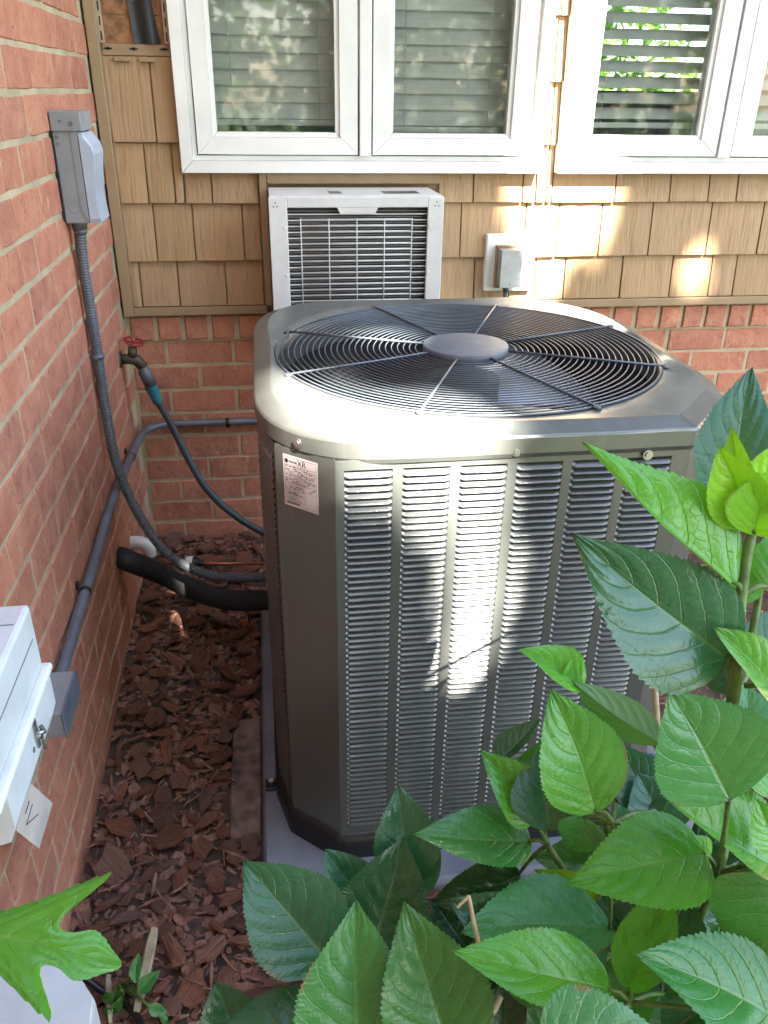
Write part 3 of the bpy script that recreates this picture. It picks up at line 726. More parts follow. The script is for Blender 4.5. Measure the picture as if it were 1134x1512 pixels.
m = MB(); m.box(PX0+0.004, PX1-0.004, YF+0.022, YF+0.024, PZ0+0.003, PZ1-0.003); m.build('painted_panel_shade', MT['acdark'], unit)  # near-black sheet stands in for the shade behind the louvers
def louver_geo(w, jit=0.0):
    v = []; f = []
    prof = [(0.0075, rp*0.76), (0.0035, rp*0.50), (-0.0004, rp*0.25), (-0.0028, rp*0.10), (-0.0036, rp*0.035), (-0.0030, -rp*0.02), (-0.0005, -rp*0.03)]
    st = [(0.0, 0.0), (0.0035, 0.75), (0.0065, 1.0), (w-0.0065, 1.0), (w-0.0035, 0.75), (w, 0.0)]
    for x, k in st:
        for (y, z) in prof: v.append((x, y*k+(1-k)*0.0006, z))
    n = len(prof)
    for i in range(len(st)-1):
        for j in range(n-1): f.append((i*n+j, i*n+j+1, (i+1)*n+j+1, (i+1)*n+j))
    return v, f
lv, lf = louver_geo(wcol); m = MB(); m.add(lv, lf, True); LME = m.mesh('louver'); LME.materials.append(MT['louver'])
rest = MB()
for r_ in range(NROW):
    for (a, b) in cols:
        z = LZ1-(r_+1)*rp
        if r_ < 50:
            o = link('louver', LME, None, unit); o.location = (a, YF+rs.uniform(-0.0002, 0.0002), z); o.rotation_euler = (rs.uniform(-0.03, 0.03), 0, 0)
        else: rest.add([(a+x, YF+y, z+zz) for x, y, zz in lv], lf, True)
o = rest.build('lowest_louvers', MT['louver'], unit); o['kind'] = 'stuff'
# screws
for (px, py) in ((763, 667), (957, 672)):
    p = at(px, py, 1, -1.421); m = MB(); m.cyl((p.x, -1.420, p.z), (0, -1, 0), 0.0085, 0.0012, 20); m.cyl((p.x, -1.421, p.z), (0, -1, 0), 0.0052, 0.0028, 6); m.build('screw', MT['bolt'], unit)
chd = (OUT[0]-OUT[11]).normalized(); chn = Vector((chd.y, -chd.x, 0))
if chn.y > 0: chn = -chn
q = OUT[11].lerp(OUT[0], 0.43)+Vector((0, 0, 0.9375)); m = MB(); m.cyl(q, chn, 0.0085, 0.0012, 20); m.cyl(q, chn, 0.0052, 0.0028, 6); m.build('screw', MT['bolt'], unit)
q2 = OUT[1].lerp(OUT[2], 0.55); n2 = Vector((OUT[2].y-OUT[1].y, -(OUT[2].x-OUT[1].x), 0)).normalized()
m = MB(); m.cyl(q2+Vector((0, 0, 0.9365))-n2*0.001, n2, 0.0085, 0.0016, 20); m.cyl(q2+Vector((0, 0, 0.9365)), n2, 0.0052, 0.0028, 6); m.build('screw', MT['bolt'], unit)
# hold-down lug with bolt
m = MB(); m.box(0.372, 0.402, -1.225, -1.195, 0.0512, 0.058, 0.002); m.cyl((0.386, -1.21, 0.058), (0, 0, 1), 0.010, 0.004, 16); m.build('hold_down_lug', MT['black'], unit)
m = MB(); m.cyl((0.386, -1.21, 0.062), (0, 0, 1), 0.006, 0.006, 6); m.build('lug_bolt', MT['bolt'], unit)
# grille: rings, spokes, hub
def torus(r, rad, z, n=112, sides=6):
    rr = []
    for k in range(n+1):
        a = 2*math.pi*k/n; c = Vector((math.cos(a), math.sin(a), 0))
        rr.append([CC+c*(r+rad*math.cos(2*math.pi*s/sides))+Vector((0, 0, z+rad*math.sin(2*math.pi*s/sides))) for s in range(sides)])
    m = MB(); m.rings(rr); return m
HUB_R = 0.088; NR = 24
for k in range(NR):
    r = 0.103+(0.386-0.103)*k/(NR-1); torus(r, 0.0014 if k < NR-1 else 0.0022, 0.9600).build('ring_wire', MT['wire'], unit)
for k in range(8):
    a = R(21.0+45*k); c = Vector((math.cos(a), math.sin(a), 0)); cz = Vector((0, 0, 1))
    m = MB(); m.tube([CC+c*0.086+cz*0.9635, CC+c*0.395+cz*0.9625], 0.0023, 8); sp = m.build('spoke', MT['spoke'], unit)
    m = MB(); e = CC+c*0.392+cz*0.9600
    m.cyl(e-cz*0.001, cz, 0.0085, 0.005, 14, 0.006); m.build('spoke_tip', MT['wire'], sp)
m = MB(); hr = []
for (r, z) in ((HUB_R-0.004, 0.950), (HUB_R, 0.955), (HUB_R, 0.968), (HUB_R-0.0015, 0.9700), (HUB_R-0.004, 0.9706), (0.004, 0.9708)):
    hr.append([CC+Vector((math.cos(2*math.pi*k/64)*r, math.sin(2*math.pi*k/64)*r, z)) for k in range(64)])
m.rings(hr[:4], True, True, False); m.rings(hr[3:], True, False, True); m.build('hub_cap', MT['hub'], unit)
# fan
fan = link('fan', None, None, unit)
m = MB(); m.cyl(CC+Vector((0, 0, 0.70)), (0, 0, 1), 0.075, 0.20, 32); m.build('motor', MT['black'], fan)
for b_ in range(3):
    a0 = R(165+120*b_); rr = []
    for i in range(13):
        t = i/12; row = []
        for j in range(9):
            s_ = j/8; r = 0.075+0.275*s_; wid = R(34+34*s_); a = a0+wid*(t-0.5)
            row.append(CC+Vector((math.cos(a)*r, math.sin(a)*r, 0.845+0.085*(t-0.5)*(0.6+0.6*s_)+0.02*math.sin(t*3.14))))
        rr.append(row)
    m = MB(); m.rings(rr, closed=False); m.add([p-Vector((0, 0, 0.002)) for r_ in rr for p in r_], [(k*9+i, k*9+i+1, (k+1)*9+i+1, (k+1)*9+i) for k in range(12) for i in range(8)], True)
    m.build('blade', MT['fan'], fan)
# rating label on the corner post
L0 = BODY[11].lerp(BODY[0], 0.145)+chn*0.0008+Vector((0, 0, 0.9105)); LW = (BODY[0]-BODY[11]).length*0.575; LH = 0.0905
def lp(u, v, k=0.0): return L0+chd*u*LW-Vector((0, 0, 1))*v*LH+chn*k
m = MB(); m.prism([lp(0, 1), lp(1, 1), lp(1, 0), lp(0, 0)], chn*0.0003); stk = m.build('rating_label', MT['sticker'], unit)
stk['label'] = 'pale pink rating label with small black print'
ORI = Matrix((( chd.x, 0, chn.x, 0), (chd.y, 0, chn.y, 0), (0, 1, 0, 0), (0, 0, 0, 1)))
def print_rect(u0, u1, v0, v1): return [lp(u0, v1, 0.0005), lp(u1, v1, 0.0005), lp(u1, v0, 0.0005), lp(u0, v0, 0.0005)]
m = MB(); rl = random.Random(3)
for (u0, u1, v0, v1) in ((0.04, 0.96, 0.035, 0.040), (0.04, 0.96, 0.185, 0.190), (0.04, 0.96, 0.43, 0.435), (0.04, 0.96, 0.53, 0.535), (0.04, 0.96, 0.655, 0.660), (0.04, 0.96, 0.955, 0.960), (0.035, 0.042, 0.04, 0.955), (0.955, 0.962, 0.04, 0.955),
                         (0.08, 0.62, 0.69, 0.694), (0.08, 0.62, 0.885, 0.889), (0.08, 0.087, 0.69, 0.885), (0.613, 0.62, 0.69, 0.885)):
    m.add(print_rect(u0, u1, v0, v1), [(0, 1, 2, 3)])
v = 0.205
while v < 0.65:
    u = 0.06+rl.choice((0, 0, 0.12))
    while u < 0.92:
        w = rl.uniform(0.02, 0.11)
        if rl.random() < 0.72: m.add(print_rect(u, min(u+w, 0.94), v, v+0.014), [(0, 1, 2, 3)])
        u += w+rl.uniform(0.012, 0.05)
    v += 0.0315
for (va, ub_) in ((0.79, 0.40), (0.815, 0.5), (0.84, 0.36), (0.862, 0.52)): m.add(print_rect(0.12, ub_, va, va+0.008), [(0, 1, 2, 3)])
u = 0.08
while u < 0.45:
    w = rl.uniform(0.004, 0.012); m.add(print_rect(u, u+w, 0.905, 0.948), [(0, 1, 2, 3)]); u += w+rl.uniform(0.003, 0.008)
cx = [lp(0.105+0.05*math.cos(6.2832*k/20), 0.115+0.045*math.sin(6.2832*k/20), 0.0005) for k in range(19, -1, -1)]; m.add(cx, [tuple(range(20))])
m.build('print', MT['ink'], stk)
def text(body, p, size, parent, mat=None, ori=ORI):
    cu = bpy.data.curves.new('lettering', 'FONT'); cu.body = body; cu.size = size; cu.extrude = 0.00008; cu.materials.append(mat or MT['ink'])
    t_ = bpy.data.objects.new('lettering', cu); COL.objects.link(t_); bpy.context.view_layer.update()
    me = bpy.data.meshes.new_from_object(t_); bpy.data.objects.remove(t_)
    o = link('lettering', me, None, parent); o.matrix_world = Matrix.Translation(p) @ ori; return o
text('TRANE', lp(0.18, 0.135, 0.0006), 0.0052, stk); text('XR', lp(0.42, 0.160, 0.0006), 0.0135, stk); text('AHRI', lp(0.12, 0.765, 0.0006), 0.0085, stk); text('CERTIFIED', lp(0.33, 0.765, 0.0006), 0.0036, stk)
# pad
pad = MB(); pp = []
def rrect(x0, x1, y0, y1, r, z, n=6):
    out = []
    for cx_, cy_, a0 in ((x1-r, y1-r, 0), (x0+r, y1-r, 90), (x0+r, y0+r, 180), (x1-r, y0+r, 270)):
        for k in range(n+1): a = R(a0+90*k/n); out.append(Vector((cx_+r*math.cos(a), cy_+r*math.sin(a), z)))
    return out
pad.rings([rrect(0.366, 1.292, -1.495, -0.430, 0.03, -0.03), rrect(0.366, 1.292, -1.495, -0.430, 0.03, 0.034)]); pad.rings([rrect(0.366, 1.292, -1.495, -0.430, 0.03, 0.034), rrect(0.3675, 1.2905, -1.4935, -0.4315, 0.03, 0.043), rrect(0.3735, 1.2845, -1.4875, -0.4375, 0.03, 0.0495)])
pad.rings([rrect(0.3735, 1.2845, -1.4875, -0.4375, 0.03, 0.0495), rrect(0.40, 1.26, -1.46, -0.46, 0.02, 0.0505)], True, False, True)
po = pad.build('equipment_pad', MT['pad']); tag(po, 'grey plastic equipment pad under the big condenser', 'pad')
pv = MB(); g_ = []
for z_, ins in ((-0.03, 0), (0.030, 0), (0.036, 0.004)): g_.append(rrect(0.292+ins, 0.362-ins, -1.315+ins, -0.945-ins, 0.006, z_, 3))
pv.rings(g_, True, False, True, smooth=False)
po = pv.build('paver', MT['paver']); po.rotation_euler = (R(1.0), 0, 0); tag(po, 'worn reddish paver block lying along the equipment pad edge', 'paver')

# ================================================================== left wall services
dx = thing('disconnect_box', 'grey metal disconnect box mounted high on the brick wall', 'electrical box')
DY0, DY1 = -0.600, -0.480
m = MB(); m.box(0.003, 0.054, DY0+0.004, DY1, 1.158, 1.352, 0.003); m.build('box', MT['dis'], dx)
m = MB(); m.box(-0.0005, 0.0028, DY0-0.002, DY1+0.004, 1.166, 1.376); m.build('painted_back_shadow', MT['black'], dx)  # black plate painted in as the shadow line between box and wall
m = MB(); m.box(0.003, 0.066, DY0-0.001, DY1+0.003, 1.3425, 1.381, 0.002); m.build('hood', MT['dis'], dx)
m = MB(); m.prism([(0.040, DY0+0.0025, 1.185), (0.054, DY0+0.0025, 1.160), (0.054, DY0+0.0025, 1.341), (0.040, DY0+0.0025, 1.341)], (0, 0.002, 0)); m.build('side_flange', MT['dis'], dx)
prof = [(0.0545, 1.341), (0.064, 1.340), (0.080, 1.318), (0.084, 1.300), (0.074, 1.215), (0.0765, 1.180), (0.079, 1.160), (0.0545, 1.158)]
m = MB(); a = [Vector((x, DY0+0.006, z)) for x, z in prof]; b = [Vector((x, DY1-0.004, z)) for x, z in prof]
cen = sum(a, Vector())/len(a)
m.rings([[p.lerp(cen, 0.10)-Vector((0, 0.004, 0)) for p in a], a, b], True, True, True, smooth=False); m.build('cover', MT['dislid'], dx)
for (xx, zz, rr_) in ((0.024, 1.362, 0.003), (0.045, 1.3575, 0.0042), (0.012, 1.331, 0.004), (0.012, 1.318, 0.004)):
    m = MB(); m.cyl((xx, DY0+(0.004 if zz < 1.34 else -0.001), zz), (0, -1, 0), rr_, 0.0014, 12); m.build('screw', MT['caulk'], dx)
kr = []
for rr_ in (0.0125, 0.0115, 0.0105): kr.append([Vector((0.026+rr_*math.cos(6.2832*k/28), DY0+0.004-(0.0012 if rr_ == 0.0115 else 0.0), 1.193+rr_*math.sin(6.2832*k/28))) for k in range(28)])
m = MB(); m.rings(kr); m.build('knockout', MT['dis'], dx)
# flexible conduit from the disconnect to the condenser
wp = [at(118, 338, 1, -0.565), at(121, 380, 1, -0.56), at(129, 450, 1, -0.555), at(136, 530, 1, -0.55), at(148, 600, 1, -0.555), at(173, 688, 1, -0.575), at(208, 765, 1, -0.60), at(250, 820, 1, -0.63), at(300, 846, 1, -0.66), at(350, 853, 1, -0.68), at(415, 851, 1, -0.70)]
for p in wp: p.x = max(p.x, 0.018)
path = cat_rom(wp, 22)
# resample evenly for the corrugation
res = [path[0]]; acc = 0; step = 0.0016
for a, b in zip(path, path[1:]):
    L = (b-a).length; d = step-acc
    while d <= L: res.append(a.lerp(b, d/L)); d += step
    acc = L-(d-step)
m = MB(); m.tube(res, [0.0125+0.0008*(1 if (i % 4) in (1, 2) else -1) for i in range(len(res))], 14); wo = m.build('flexible_conduit', MT['whip'])
tag(wo, 'corrugated grey flexible conduit drooping from the disconnect box to the condenser', 'conduit')
m = MB(); m.cyl(wp[0]+Vector((0, 0, 0.024)), (0, 0, -1), 0.0175, 0.024, 16, 0.0165); m.cyl(wp[0]+Vector((0, 0, 0.001)), (0, 0, -1), 0.0145, 0.012, 16); m.build('connector', MT['whip'], wo)
kp = min(path, key=lambda q: (q-at(136, 527, 1, -0.55)).length); m = MB(); m.cyl(kp+Vector((0, 0, 0.006)), (0.05, 0, -1), 0.0155, 0.011, 16); m.build('conduit_strap', MT['pipe'], wo)
# rigid conduit along both walls
cp = [Vector((0.020, -1.335, 0.462)), Vector((0.017, -1.15, 0.466)), Vector((0.017, -0.9, 0.478)), Vector((0.017, -0.67, 0.492)), Vector((0.017, -0.40, 0.480)), Vector((0.0175, -0.17, 0.463)), Vector((0.021, -0.095, 0.459)), Vector((0.040, -0.045, 0.459)), Vector((0.085, -0.021, 0.459)), Vector((0.16, -0.0165, 0.459)), Vector((0.45, -0.0165, 0.459)), Vector((0.80, -0.0165, 0.459))]
m = MB(); m.tube(cat_rom(cp, 8), 0.0115, 14); co = m.build('rigid_conduit', MT['pipe']); tag(co, 'smooth grey conduit bending round the wall corner below the hose tap', 'conduit')
for (p, ax) in ((Vector((0.017, -1.025, 0.472)), 'y'), (Vector((0.017, -0.30, 0.472)), 'y'), (Vector((0.285, -0.0165, 0.459)), 'x')):
    m = MB(); d = Vector((0, 1, 0)) if ax == 'y' else Vector((1, 0, 0)); m.cyl(p-d*0.006, d, 0.0128, 0.012, 14)
    if ax == 'y': m.box(-0.004, 0.006, p.y-0.006, p.y+0.006, p.z+0.010, p.z+0.024)
    else: m.box(p.x-0.006, p.x+0.006, -0.006, 0.004, p.z-0.024, p.z-0.010)
    m.build('strap', MT['black'], co)
# hose tap
tap = thing('hose_tap', 'weathered brass hose tap with red wheel handle on the brick', 'tap')
tb = Vector((0.0, -0.165, 0.722))
m = MB(); m.cyl(tb-Vector((0.01, 0, 0)), (1, 0, 0), 0.024, 0.014, 18); m.tube([tb, tb+Vector((0.028, 0, 0)), tb+Vector((0.045, 0.004, -0.004)), tb+Vector((0.062, 0.008, -0.028))], [0.0145, 0.015, 0.017, 0.0155], 14); m.cyl(tb+Vector((0.034, 0, 0.0)), (0.15, 0.05, 1), 0.013, 0.036, 14); m.build('body', MT['brass'], tap)
hc = tb+Vector((0.044, 0.002, 0.052)); hn = Vector((0.30, -0.12, 1)).normalized(); t1 = hn.cross(Vector((0, 1, 0))).normalized(); t2 = hn.cross(t1)
rr = []
for k in range(25):
    a = 6.2832*k/24; wv = 1+0.05*math.cos(6*a); c = hc+(t1*math.cos(a)+t2*math.sin(a))*0.0265*wv; cr = (t1*math.cos(a)+t2*math.sin(a))
    rr.append([c+cr*0.0038*math.cos(6.2832*s/8)+hn*0.0032*math.sin(6.2832*s/8) for s in range(8)])
m = MB(); m.rings(rr)
for k in range(4): a = 6.2832*k/4+0.3; m.tube([hc, hc+(t1*math.cos(a)+t2*math.sin(a))*0.025], 0.0028, 6)
m.cyl(hc-hn*0.003, hn, 0.007, 0.006, 12); m.build('handle', MT['red'], tap)
m = MB(); m.cyl(hc+hn*0.003, hn, 0.003, 0.006, 8); m.build('stem_nut', MT['bolt'], tap)
ho = thing('garden_hose', 'dark garden hose with blue stripe and teal coupling running behind the condenser', 'hose')
e0 = tb+Vector((0.060, 0.007, -0.025)); e1 = at(233, 594, 1, -0.145)
hd = (e1-e0).normalized(); LL = (e1-e0).length
m = MB(); m.tube([e0, e0+hd*LL*0.1, e0+hd*LL*0.12, e0+hd*LL*0.52], [0.0155, 0.0155, 0.0195, 0.0185], 18); m.build('coupling', MT['dis'] if False else MT['whip'], ho)
m = MB(); pts = []; rd = []
for k in range(25): pts.append(e0+hd*LL*(0.521+0.479*k/24)); rd.append(0.0185-0.005*k/24+(0.0012 if k % 4 < 2 else -0.0004))
m.tube(pts, rd, 18); m.build('strain_relief', MT['teal'], ho)
hp = cat_rom([e0+hd*LL*0.95, at(250, 622, 1, -0.15), at(275, 672, 1, -0.16), at(305, 722, 1, -0.19), at(345, 760, 1, -0.23), at(392, 788, 1, -0.28), at(440, 806, 1, -0.30)], 10)
m = MB(); m.tube(hp, 0.0108, 14); hs = m.build('hose', MT['hose'], ho)
m = MB(); off = Vector((0.35, -0.55, 0.75)).normalized()*0.0098; m.tube([p+off for p in hp[8:]], 0.0022, 6); m.build('stripe', plain('blue_stripe', (0.02, 0.20, 0.28), 0.4), ho)
# white pvc elbow, line set, liquid line
el = MB(); pe = at(193, 801, 0, 0.0)
el.tube(cat_rom([pe-Vector((0.02, 0, 0)), pe+Vector((0.012, 0, 0)), pe+Vector((0.035, -0.002, -0.004)), pe+Vector((0.049, -0.003, -0.020)), pe+Vector((0.052, -0.003, -0.045))], 6), 0.0185, 16)
el = el.build('drain_elbow', MT['pvc']); tag(el, 'white plastic drain elbow coming out of the brick wall', 'pipe')
ls = MB(); pl = [at(176, 822, 0, -0.02), at(185, 826, 0, 0.02), at(240, 848, 1, -0.555), at(280, 868, 1, -0.575), at(320, 882, 1, -0.60), at(360, 887, 1, -0.62), at(420, 884, 1, -0.64)]
pth = cat_rom(pl, 10); ls.tube(pth, [0.0295+0.0012*mnoise.noise(p*40) for p in pth], 18); lo = ls.build('refrigerant_line', MT['foam']); tag(lo, 'thick black foam insulated pipe from the brick wall to the condenser', 'pipe')
q = at(364, 887, 1, -0.62); m = MB(); m.cyl(q, (1, -0.05, 0.0), 0.0308, 0.006, 20); m.tube([q+Vector((0.003, -0.03, -0.01)), q+Vector((0.004, -0.034, -0.04)), q+Vector((0.006, -0.032, -0.055))], 0.002, 6); m.build('cable_tie', MT['black'], lo)
q = at(243, 849, 1, -0.557); m = MB(); m.cyl(q-Vector((0.004, 0, 0)), (0.9, 0, -0.35), 0.0303, 0.008, 20); m.build('tape_seam', MT['black'], lo)
cl = MB(); c0 = at(236, 832, 1, -0.43); c1 = at(425, 832, 1, -0.50); cl.tube([c0, c0.lerp(c1, 0.3), c1], 0.0048, 10); cl = cl.build('copper_line', MT['copper']); tag(cl, 'thin copper pipe running to the condenser beside the black insulated pipe', 'pipe')
cdir = (c1-c0).normalized(); d0 = c0+cdir*(c1-c0).length*0.13
m = MB(); LD = (c1-c0).length*0.22; m.tube([d0, d0+cdir*0.012, d0+cdir*0.022, d0+cdir*(LD-0.022), d0+cdir*(LD-0.012), d0+cdir*LD], [0.006, 0.012, 0.021, 0.021, 0.012, 0.006], 18); m.build('filter_drier', MT['black'], cl)
m = MB(); m.cyl(d0+cdir*LD*0.36, cdir, 0.0215, 0.022, 18); m.build('drier_label', MT['pvc'], cl)

# ================================================================== utility boxes at the near end of the wall
nb = thing('cable_box', 'light grey plastic cable box on the brick wall, bright top, hasp in front', 'utility box')
NX = 0.100; YA, YB = -1.85, -1.600; ZT = 0.819; ZFL = 0.705; ZLO = 0.612
m = MB(); m.box(0.001, NX, YA, YB, ZFL+0.012, ZT, 0.006); m.build('cover', MT['nid'], nb)
for yy in (YB-0.05, YB-0.13):
    m = MB(); m.box(0.02, NX-0.008, yy, yy+0.002, ZT+0.0002, ZT+0.001); m.build('top_seam', MT['dis'], nb)
m = MB(); m.box(NX+0.0002, NX+0.0012, YA+0.02, YB-0.02, ZT-0.045, ZT-0.0435); m.build('side_seam', MT['dis'], nb)
m = MB(); m.box(0.002, NX+0.010, YA-0.008, YB+0.008, ZFL, ZFL+0.0115, 0.004); m.build('flange', MT['pvc'], nb)
m = MB()
prof = [(0.001, ZFL-0.0005), (NX+0.004, ZFL-0.0005), (NX+0.004, ZLO+0.035), (NX-0.004, ZLO+0.012), (0.055, ZLO), (0.001, ZLO)]
m.rings([[Vector((x, YA+0.03, z)) for x, z in prof], [Vector((x, YB+0.004, z)) for x, z in prof]], True, True, True, smooth=False); m.build('base', MT['nid'], nb)
m = MB(); m.box(NX+0.0045, NX+0.007, -1.700, -1.690, ZLO+0.045, ZFL-0.004, 0.001); m.tube([(NX+0.010, -1.702, ZFL-0.02), (NX+0.016, -1.695, ZFL-0.024), (NX+0.010, -1.688, ZFL-0.02)], 0.003, 8); m.cyl((NX+0.006, -1.695, ZFL-0.028), (1, 0, 0), 0.006, 0.006, 10); m.build('hasp', MT['bolt'], nb)
m = MB(); m.tube([(NX+0.010, -1.692, ZFL-0.025), (NX+0.008, -1.684, ZLO+0.03)], 0.0022, 6); m.build('hasp_pin', MT['caulk'], nb)
m = MB(); m.cyl((NX+0.004, -1.712, ZLO+0.055), (1, 0, 0), 0.004, 0.001, 10); m.build('keyhole', MT['caulk'], nb)
gb = thing('junction_box', 'small grey junction box at the lower end of the wall conduit', 'electrical box')
GX = 0.060; ga = at(110, 990, 0, GX); gn = at(89, 1049, 0, GX)
m = MB(); m.box(0.002, GX, gn.y, ga.y, ga.z-0.050, ga.z, 0.002); m.build('box', MT['dis'], gb)
m = MB(); m.box(GX+0.0002, GX+0.003, gn.y-0.002, ga.y+0.002, ga.z-0.052, ga.z+0.002, 0.001); m.build('cover', MT['pipe'], gb)
tg = [at(45, 1156, 0, 0.055), at(78, 1186, 0, 0.048), at(58, 1253, 0, 0.055), at(24, 1226, 0, 0.062)]
m = MB(); nrm = (tg[1]-tg[0]).cross(tg[3]-tg[0]).normalized(); m.prism(tg, nrm*0.0006); tgo = m.build('paper_tag', MT['tagm']); tag(tgo, 'small pale paper tag hanging below the cable box', 'tag')
c_ = sum(tg, Vector())/4; ex = (tg[1]-tg[0]); ey = (tg[3]-tg[0])
m = MB()
for (u0, v0, u1, v1) in ((0.25, 0.35, 0.25, 0.80), (0.25, 0.80, 0.55, 0.45), (0.55, 0.45, 0.25, 0.80), (0.12, 0.35, 0.12, 0.62)):
    a = tg[0]+ex*u0+ey*v0-nrm*0.0006; b = tg[0]+ex*u1+ey*v1-nrm*0.0006; m.tube([a, b], 0.0006, 5)
    m.tube([a+nrm*0.0018, b+nrm*0.0018], 0.0006, 5)
m.build('scribble', MT['ink'], tgo)
m = MB(); m.tube(cat_rom([(0.05, -1.80, ZLO+0.01), (0.04, -1.79, 0.52), (0.03, -1.775, 0.40), (0.028, -1.74, 0.24), (0.03, -1.72, 0.02)], 8), 0.0075, 10)
cb = m.build('cable', MT['black']); tag(cb, 'black cable dropping from the cable box down the brick wall', 'cable')
ub2 = thing('utility_pedestal', 'pale grey plastic utility housing low in the picture corner below the bright leaf', 'utility box')
UZ = 0.40
top = [at(-70, 1400, 2, UZ), at(48, 1390, 2, UZ), at(112, 1430, 2, UZ), at(139, 1472, 2, UZ), at(128, 1560, 2, UZ), at(60, 1640, 2, UZ), at(-70, 1640, 2, UZ)]
top = [Vector((max(p.x, 0.002), p.y, p.z)) for p in top][::-1]; cc_ = sum(top, Vector())/len(top)
m = MB(); m.rings([[Vector((p.x, p.y, -0.02)) for p in top], [Vector((p.x, p.y, UZ-0.012)) for p in top], [p.lerp(cc_, 0.012)-Vector((0, 0, 0.003)) for p in top], [p.lerp(cc_, 0.035) for p in top]], True, False, True, smooth=False)
m.build('housing', MT['nid'], ub2)
pw = [at(120, 1440, 2, 0.06), at(150, 1462, 2, 0.04), at(180, 1480, 2, 0.035), at(205, 1505, 2, 0.04), at(215, 1540, 2, 0.04)]
m = MB(); m.tube(cat_rom(pw, 8), 0.006, 10); o = m.build('cable', MT['black']); tag(o, 'black cable lying across the mulch by the pale housing', 'cable')

# ================================================================== hydrangeas
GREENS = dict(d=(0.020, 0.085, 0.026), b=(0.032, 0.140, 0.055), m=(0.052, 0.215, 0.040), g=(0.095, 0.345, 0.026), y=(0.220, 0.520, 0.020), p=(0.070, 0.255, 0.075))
def leaf_mesh(P0, P1, width, nrm, fold, curl, seed, lobed=False, twist=0.0, NV=6.5, side=0.0):
    rg = random.Random(seed); ax = (P1-P0); L = ax.length; ax.normalize()
    nrm = (nrm-ax*nrm.dot(ax)).normalized(); sd = nrm.cross(ax)
    NU, NH = 96, 9; v = []; uv = []; f = []
    ph0 = rg.uniform(0, 6.28); wob = rg.uniform(0.4, 1.0); asym = rg.uniform(-0.10, 0.10); bend = rg.uniform(-0.055, 0.055); twist += rg.uniform(-0.35, 0.35); curl += rg.uniform(-0.05, 0.07); e1 = rg.uniform(0.54, 0.70); e2 = rg.uniform(1.06, 1.28); teeth = rg.randint(26, 36)
    mx = max(((i/200)**e1)*((1-i/200)**e2) for i in range(201))
    nv = 2*NH+1
    for i in range(NU+1):
        u = i/NU
        w = ((u**e1)*((1-u)**e2))/mx*0.5*width
        if u > 0.86: w = max(w, 0.5*width*0.20*(1-u)/0.14)      # drawn-out tip
        tooth = (u*teeth) % 1.0
        for j in range(nv):
            t = (j-NH)/NH; s = abs(t); sg = 1 if t >= 0 else -1
            wl = w*(1+asym*sg)
            if u > 0.06: wl *= 1+(0.065*(tooth-0.5))*s**6*(0.5+0.5*min(1, (1-u)*6))
            lob = 0.0
            if lobed:
                lob = math.exp(-((u-0.36)/0.115)**2)*(1.0 if sg > 0 else 0.82)+0.22*math.exp(-((u-0.80)/0.10)**2)
                wl = width*(0.19*min(1, u*8)*(1-u)**0.4+0.46*lob*(1+0.10*(tooth-0.5)))
            x = u*L+(0.42*L*s**1.4*math.exp(-((u-0.36)/0.12)**2) if lobed else 0.0); y = sg*s*wl
            if 0.06 < u < 0.97: x += 0.012*L*tooth*s**6
            ph = NV*(u-0.36*s**1.25); q = abs(math.sin(math.pi*ph))
            z = (fold+0.08)*s*wl + 0.0125*L*(q**0.7)*math.sin(math.pi*min(1, s*1.05))**0.8*(0.5 if u < 0.1 else 1)
            z += 0.016*L*wob*math.sin(9*u+ph0+(1.7 if sg > 0 else 0))*s*s
            z += -curl*L*(u*u) + curl*L*0.35*u
            z -= 0.10*side*wl*s*s*sg
            y += bend*L*math.sin(math.pi*u)
            tw = twist*(u-0.4); y, z = y*math.cos(tw)-z*math.sin(tw), y*math.sin(tw)+z*math.cos(tw)
            v.append(P0+ax*x+sd*y+nrm*z); uv.append((u, t*0.5+0.5))
    for i in range(NU):
        for j in range(nv-1):
            a = i*nv+j; f.append((a, a+nv, a+nv+1, a+1))
    me = bpy.data.meshes.new('leaf'); me.from_pydata([tuple(p) for p in v], [], f)
    me.polygons.foreach_set('use_smooth', [True]*len(f))
    ul = me.uv_layers.new(name='leaf'); li = [0]*len(me.loops); me.loops.foreach_get('vertex_index', li)
    ul.data.foreach_set('uv', [c for i in li for c in uv[i]]); me.update()
    me.materials.append(MT['leaf']); return me
seedc = [100]
def leaf(plant, bx, by, tx, ty, wpx, db, dt, roll=0, fold=0.25, curl=0.10, col='m', tilt=0.6, twist=0.0, petiole=None, jit=0.12, side=0.0, lobed=False):
    P0, P1 = atd(bx, by, db), atd(tx, ty, dt); seedc[0] += 1; rg = random.Random(seedc[0])
    c = (P0+P1)/2; tocam = (CAM-c).normalized(); ax = (P1-P0).normalized()
    n0 = tocam*0.9+Vector((0, 0, 1))*tilt; n0 = (n0-ax*n0.dot(ax)).normalized()
    n0 = Matrix.Rotation(R(roll), 3, ax) @ n0
    wid = 1.13*wpx*((db+dt)/2)/F_PX
    me = leaf_mesh(P0, P1, wid, n0, fold, curl, seedc[0], twist=twist, side=side, lobed=lobed)
    o = link('leaf', me, None, plant)
    k = 1+rg.uniform(-jit, jit); cc = GREENS[col]; o.color = (cc[0]*k*(1+rg.uniform(-0.1, 0.1)), cc[1]*k, cc[2]*k*(1+rg.uniform(-0.1, 0.1)), 1)
    if petiole is not None:
        S = Vector(petiole); a = P0+(P1-P0)*0.02
        mid = (a+S)/2+Vector((0, 0, 0.006)); m = MB(); m.tube(cat_rom([a, mid, S], 5), [0.0024]*5+[0.0030]*6, 8); m.build('petiole', MT['stem'], plant)
    return o
